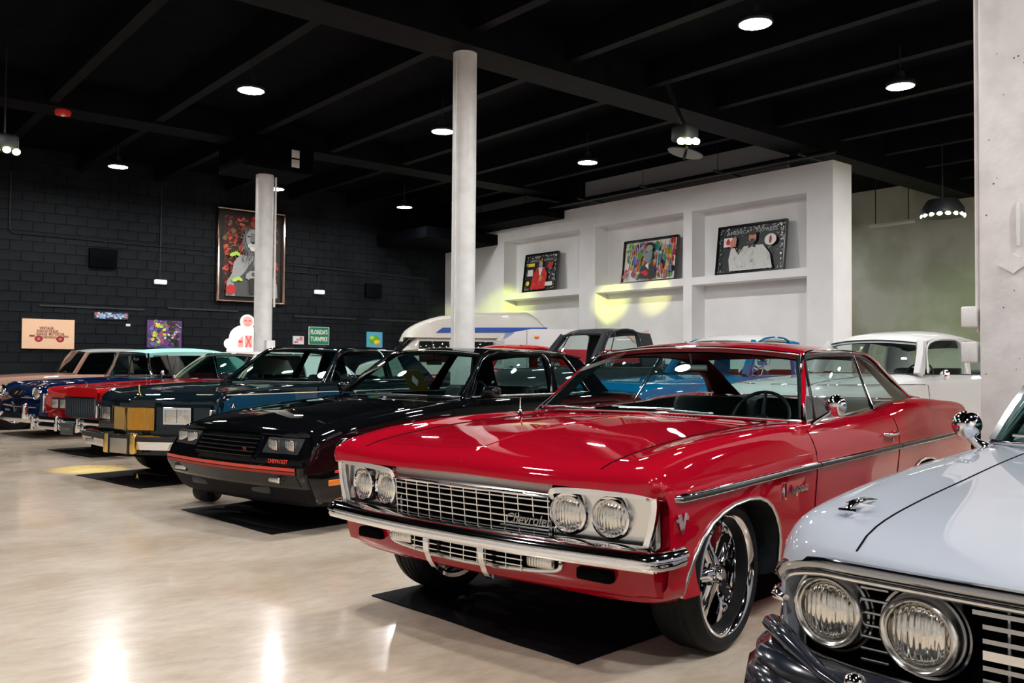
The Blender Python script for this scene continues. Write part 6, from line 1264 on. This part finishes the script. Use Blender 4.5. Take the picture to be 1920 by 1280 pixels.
tag(cd.build('conduit_run',BLACKP,None,50),'black conduit running along the black wall','conduit')
for x0,x1,z in ((3.95,6.0,2.36),(6.5,8.1,2.42),(9.5,11.2,2.36),(11.6,13.2,2.36)):
    r=MB().box(x0,x1,Y1-.045,Y1-.004,z,z+.035); 
    for x in (x0+.1,x1-.1): r.tube([(x,Y1-.02,z),(x,Y1-.02,z-.16)],.002,4)
    tag(r.build('picture_rail',BLACKP,None,0),{3.95:'black hanging rail above the word car picture',6.5:'black hanging rail above the graffiti picture',9.5:'black hanging rail above the green road sign',11.6:'black hanging rail near the corner of the black wall'}[x0],'rail')
# red fire bell under the beam
t=thing('fire_alarm','small red fire alarm under the second beam at the left','alarm',(3.264,14.87,5.15)); MB().lathe([(0,0),(.11,0),(.12,-.03),(.11,-.07),(0,-.075)],20,ax='z').build('housing',mat('alarm_red',srgb(200,30,24),.4,emit=(1,.1,.05,1),es=.03),t,50); MB().lathe([(0,-.07),(.04,-.075),(.0,-.10)],12,ax='z').build('strobe',WHT,t,50)
# camera and switches on the capital box
t=thing('wall_switches','two small white switch plates on the black box over the left column','switch',(6.634,14.39,4.83)); 
for z in (-.085,.085): MB().rbox((.30,-.012,z+.05),(.15,.015,.14),.005).build('plate',WHT,t,50)
t=thing('ceiling_camera','small chrome camera on the beam above the left column','camera',(6.45,14.5,5.15)); MB().lathe([(0,-.09),(.05,-.08),(.07,-.03),(.07,.0)],16,ax='z').build('dome',CHROME,t,50); MB().tube([(.12,0,-.03),(.34,0,-.05)],.03,8).build('arm',DCHROME,t,50)
# ------------------------------------------------------------------ party lights
LG=mat('green_white_led',(.8,1,.6,1),.3,emit=(.80,1,.50,1),es=7); LR=mat('red_led',(1,.2,.2,1),.3,emit=(1,.18,.15,1),es=5)
t=thing('moving_head_light','black disco light with three green-white lenses under the long beam','stage light',(9.57,7.76,4.29))
MB().rbox((0,0,.18),(.30,.26,.22),.03).tube([(0,0,.28),(0,.3,.9),(0,.3,1.3)],.03,8).build('housing',BLACKP,t,50)
for k in range(3):
    a=R(-12+k*30)-AZ*0; c=(-.17+.02*k,-.12-.03*k,-.0); 
    c=Vector((-.14,-.16,.03))+Vector((_R0.x,_R0.y,0))*(.10*(k-1)); MB().lathe([(0,-.03),(.035,-.025),(.048,0),(.04,.06),(0,.07)],16,c=c,ax='x').build('lens',LG,t,60)
d=MB(); d.M=Matrix.Translation((-.02,-.02,-.10))@Matrix.Rotation(R(-14),4,_R0.cross(Vector((0,0,1)))); d.lathe([(0,0),(.24,.0),(.25,.012),(.22,.02),(0,.02)],28,ax='z'); d.tube([(-.05,-.05,-.1),(0,0,.1)],.02,6); d.build('reflector_dish',mat('dark_dish',(.02,.022,.02,1),.3),t,50)
def hangrod(t,z0,z1,x=0,y=0): MB().tube([(x,y,z0),(x,y,z1)],.012,6).build('hanging_rod',BLACKP,t,50)
t=thing('ring_stage_light','round black stage light with a ring of green and red lenses by the sage wall','stage light',(16.24,7.21,4.05))
MB().lathe([(0,.26),(.26,.26),(.36,.10),(.37,-.02),(.33,-.05),(0,-.02)],28,ax='z').build('housing',BLACKP,t,50); hangrod(t,.26,1.5)
for k in range(9):
    an=R(-70+k*22)+PI+.35; c=Vector((.35*math.cos(an),.35*math.sin(an),-.03)); m=MB(); m.M=Matrix.Translation(c)@Matrix.Rotation(an,4,'Z')@Matrix.Rotation(R(60),4,'Y'); m.lathe([(0,.03),(.03,.026),(.05,.0)],14,ax='z'); m.build('lens',LR if k in (8,) else LG,t,60)
t=thing('spot_cluster','black disco light with green-white lenses at the far left edge','stage light',(2.26,13.55,4.10))
MB().rbox((0,0,.12),(.3,.3,.22),.04).build('housing',BLACKP,t,50); hangrod(t,.2,1.45)
for k in range(3):
    m=MB(); m.M=Matrix.Translation(Vector((.0,-.16,.0))+Vector((_R0.x,_R0.y,0))*(.13*(k-1))+Vector((0,0,-.03*(k-1))))@Matrix.Rotation(R(-50),4,'X'); m.lathe([(0,.03),(.035,.025),(.05,0)],14,ax='z'); m.build('lens',LG,t,60)
t=thing('strip_lamp','unlit hanging strip lamp before the sage wall','ceiling light',(17.6,8.85,4.22)); m=MB(); m.rbox((0,0,0),(.12,.95,.07),.015); m.build('housing',mat('grey_strip_housing',(.35,.36,.33,1),.5),t,50)
for y in (-.35,.35): hangrod(t,.03,1.33,0,y)
# hanging black chain of a ceiling fan or sign, top left
t=thing('hanging_chain','curved black chain with glints hanging from the ceiling at the top left','chain')
P0=[]
E0=Vector((1.55,4.6,5.2)); 
for k in range(30):
    u=k/29; P0.append((1.32+.9*u*.77,5.62-.9*u*.64*1.0,4.62-.34*math.sin(PI*u)))
lk=MB()
for k in range(29):
    a=Vector(P0[k]);b=Vector(P0[k+1]); m_=(a+b)/2; d=(b-a).normalized(); up=Vector((0,0,1)) if k%2 else d.cross(Vector((0,0,1))).normalized(); s2=d.cross(up).normalized()
    lk.tube([m_+d*(.022*math.cos(q))+s2*(.012*math.sin(q)) for q in np.linspace(0,2*PI,8,endpoint=False)],.004,5,closed=True,up=tuple(up))
lk.build('links',DCHROME,t,50)
MB().tube([P0[0],(P0[0][0],P0[0][1],5.5)],.008,5).tube([P0[-1],(P0[-1][0],P0[-1][1],5.5)],.008,5).build('hanger',BLACKP,t,50)
# pipes and tray above the niche wall
t=thing('cable_tray','long black tray and pipes hung along the top of the white niche wall','pipe')
MB().box(13.62,13.80,7.9,18.4,4.88,4.97).build('tray',BEAMM,t,0)
MB().tube([(13.50,7.75,4.86),(13.50,18.0,4.86)],.028,8).build('pipe',BLACKP,t,50)
MB().tube([(14.6,9.6,5.36),(14.6,10.4,5.20),(14.6,14.6,5.18)],.018,6).build('pipe',BLACKP,t,50)
for y in (8.3,10.05,11.9,13.7,15.6,17.3): MB().box(13.25,15.5 if y>9 else 14.0,y-.02,y+.02,4.865,4.90).tube([(13.35,y,4.87),(13.35,y,5.5)],.006,5).tube([(14.5,y,4.88),(14.5,y,5.5)],.006,5).build('hanger',BLACKP,t,50)
# coloured spot beams of the party lights
def spot(name,loc,tgt,col,e,ang,blend=.8,size=.03,label='' ):
    l=bpy.data.lights.new(name,'SPOT'); l.color=col; l.energy=e; l.spot_size=R(ang); l.spot_blend=blend; l.shadow_soft_size=size
    o=bpy.data.objects.new(name,l); COL.objects.link(o); o.location=loc; o.rotation_euler=(Vector(tgt)-Vector(loc)).to_track_quat('-Z','Y').to_euler(); return o
YG=(.80,1,.12); YL=(1,.88,.10)
mh=(9.85,8.25,4.15)
spot('stage_beam',(2.3,13.3,4.0),(2.75,11.0,0),YL,1000,12)
spot('stage_beam',mh,(14,13.35,2.75),(.95,1,.22),1500,8)
spot('stage_beam',mh,(14,12.1,2.80),(1,.95,.2),800,7)
spot('stage_beam',(8.6,7.6,4.5),(14,17.0,2.6),(.85,1,.15),3200,8)
spot('stage_beam',(8.6,7.6,4.5),(14,19.5,2.3),YG,2600,6)
spot('stage_beam',(16.0,7.0,3.9),(20.2,8.2,1.5),(.6,1,.35),120,60)
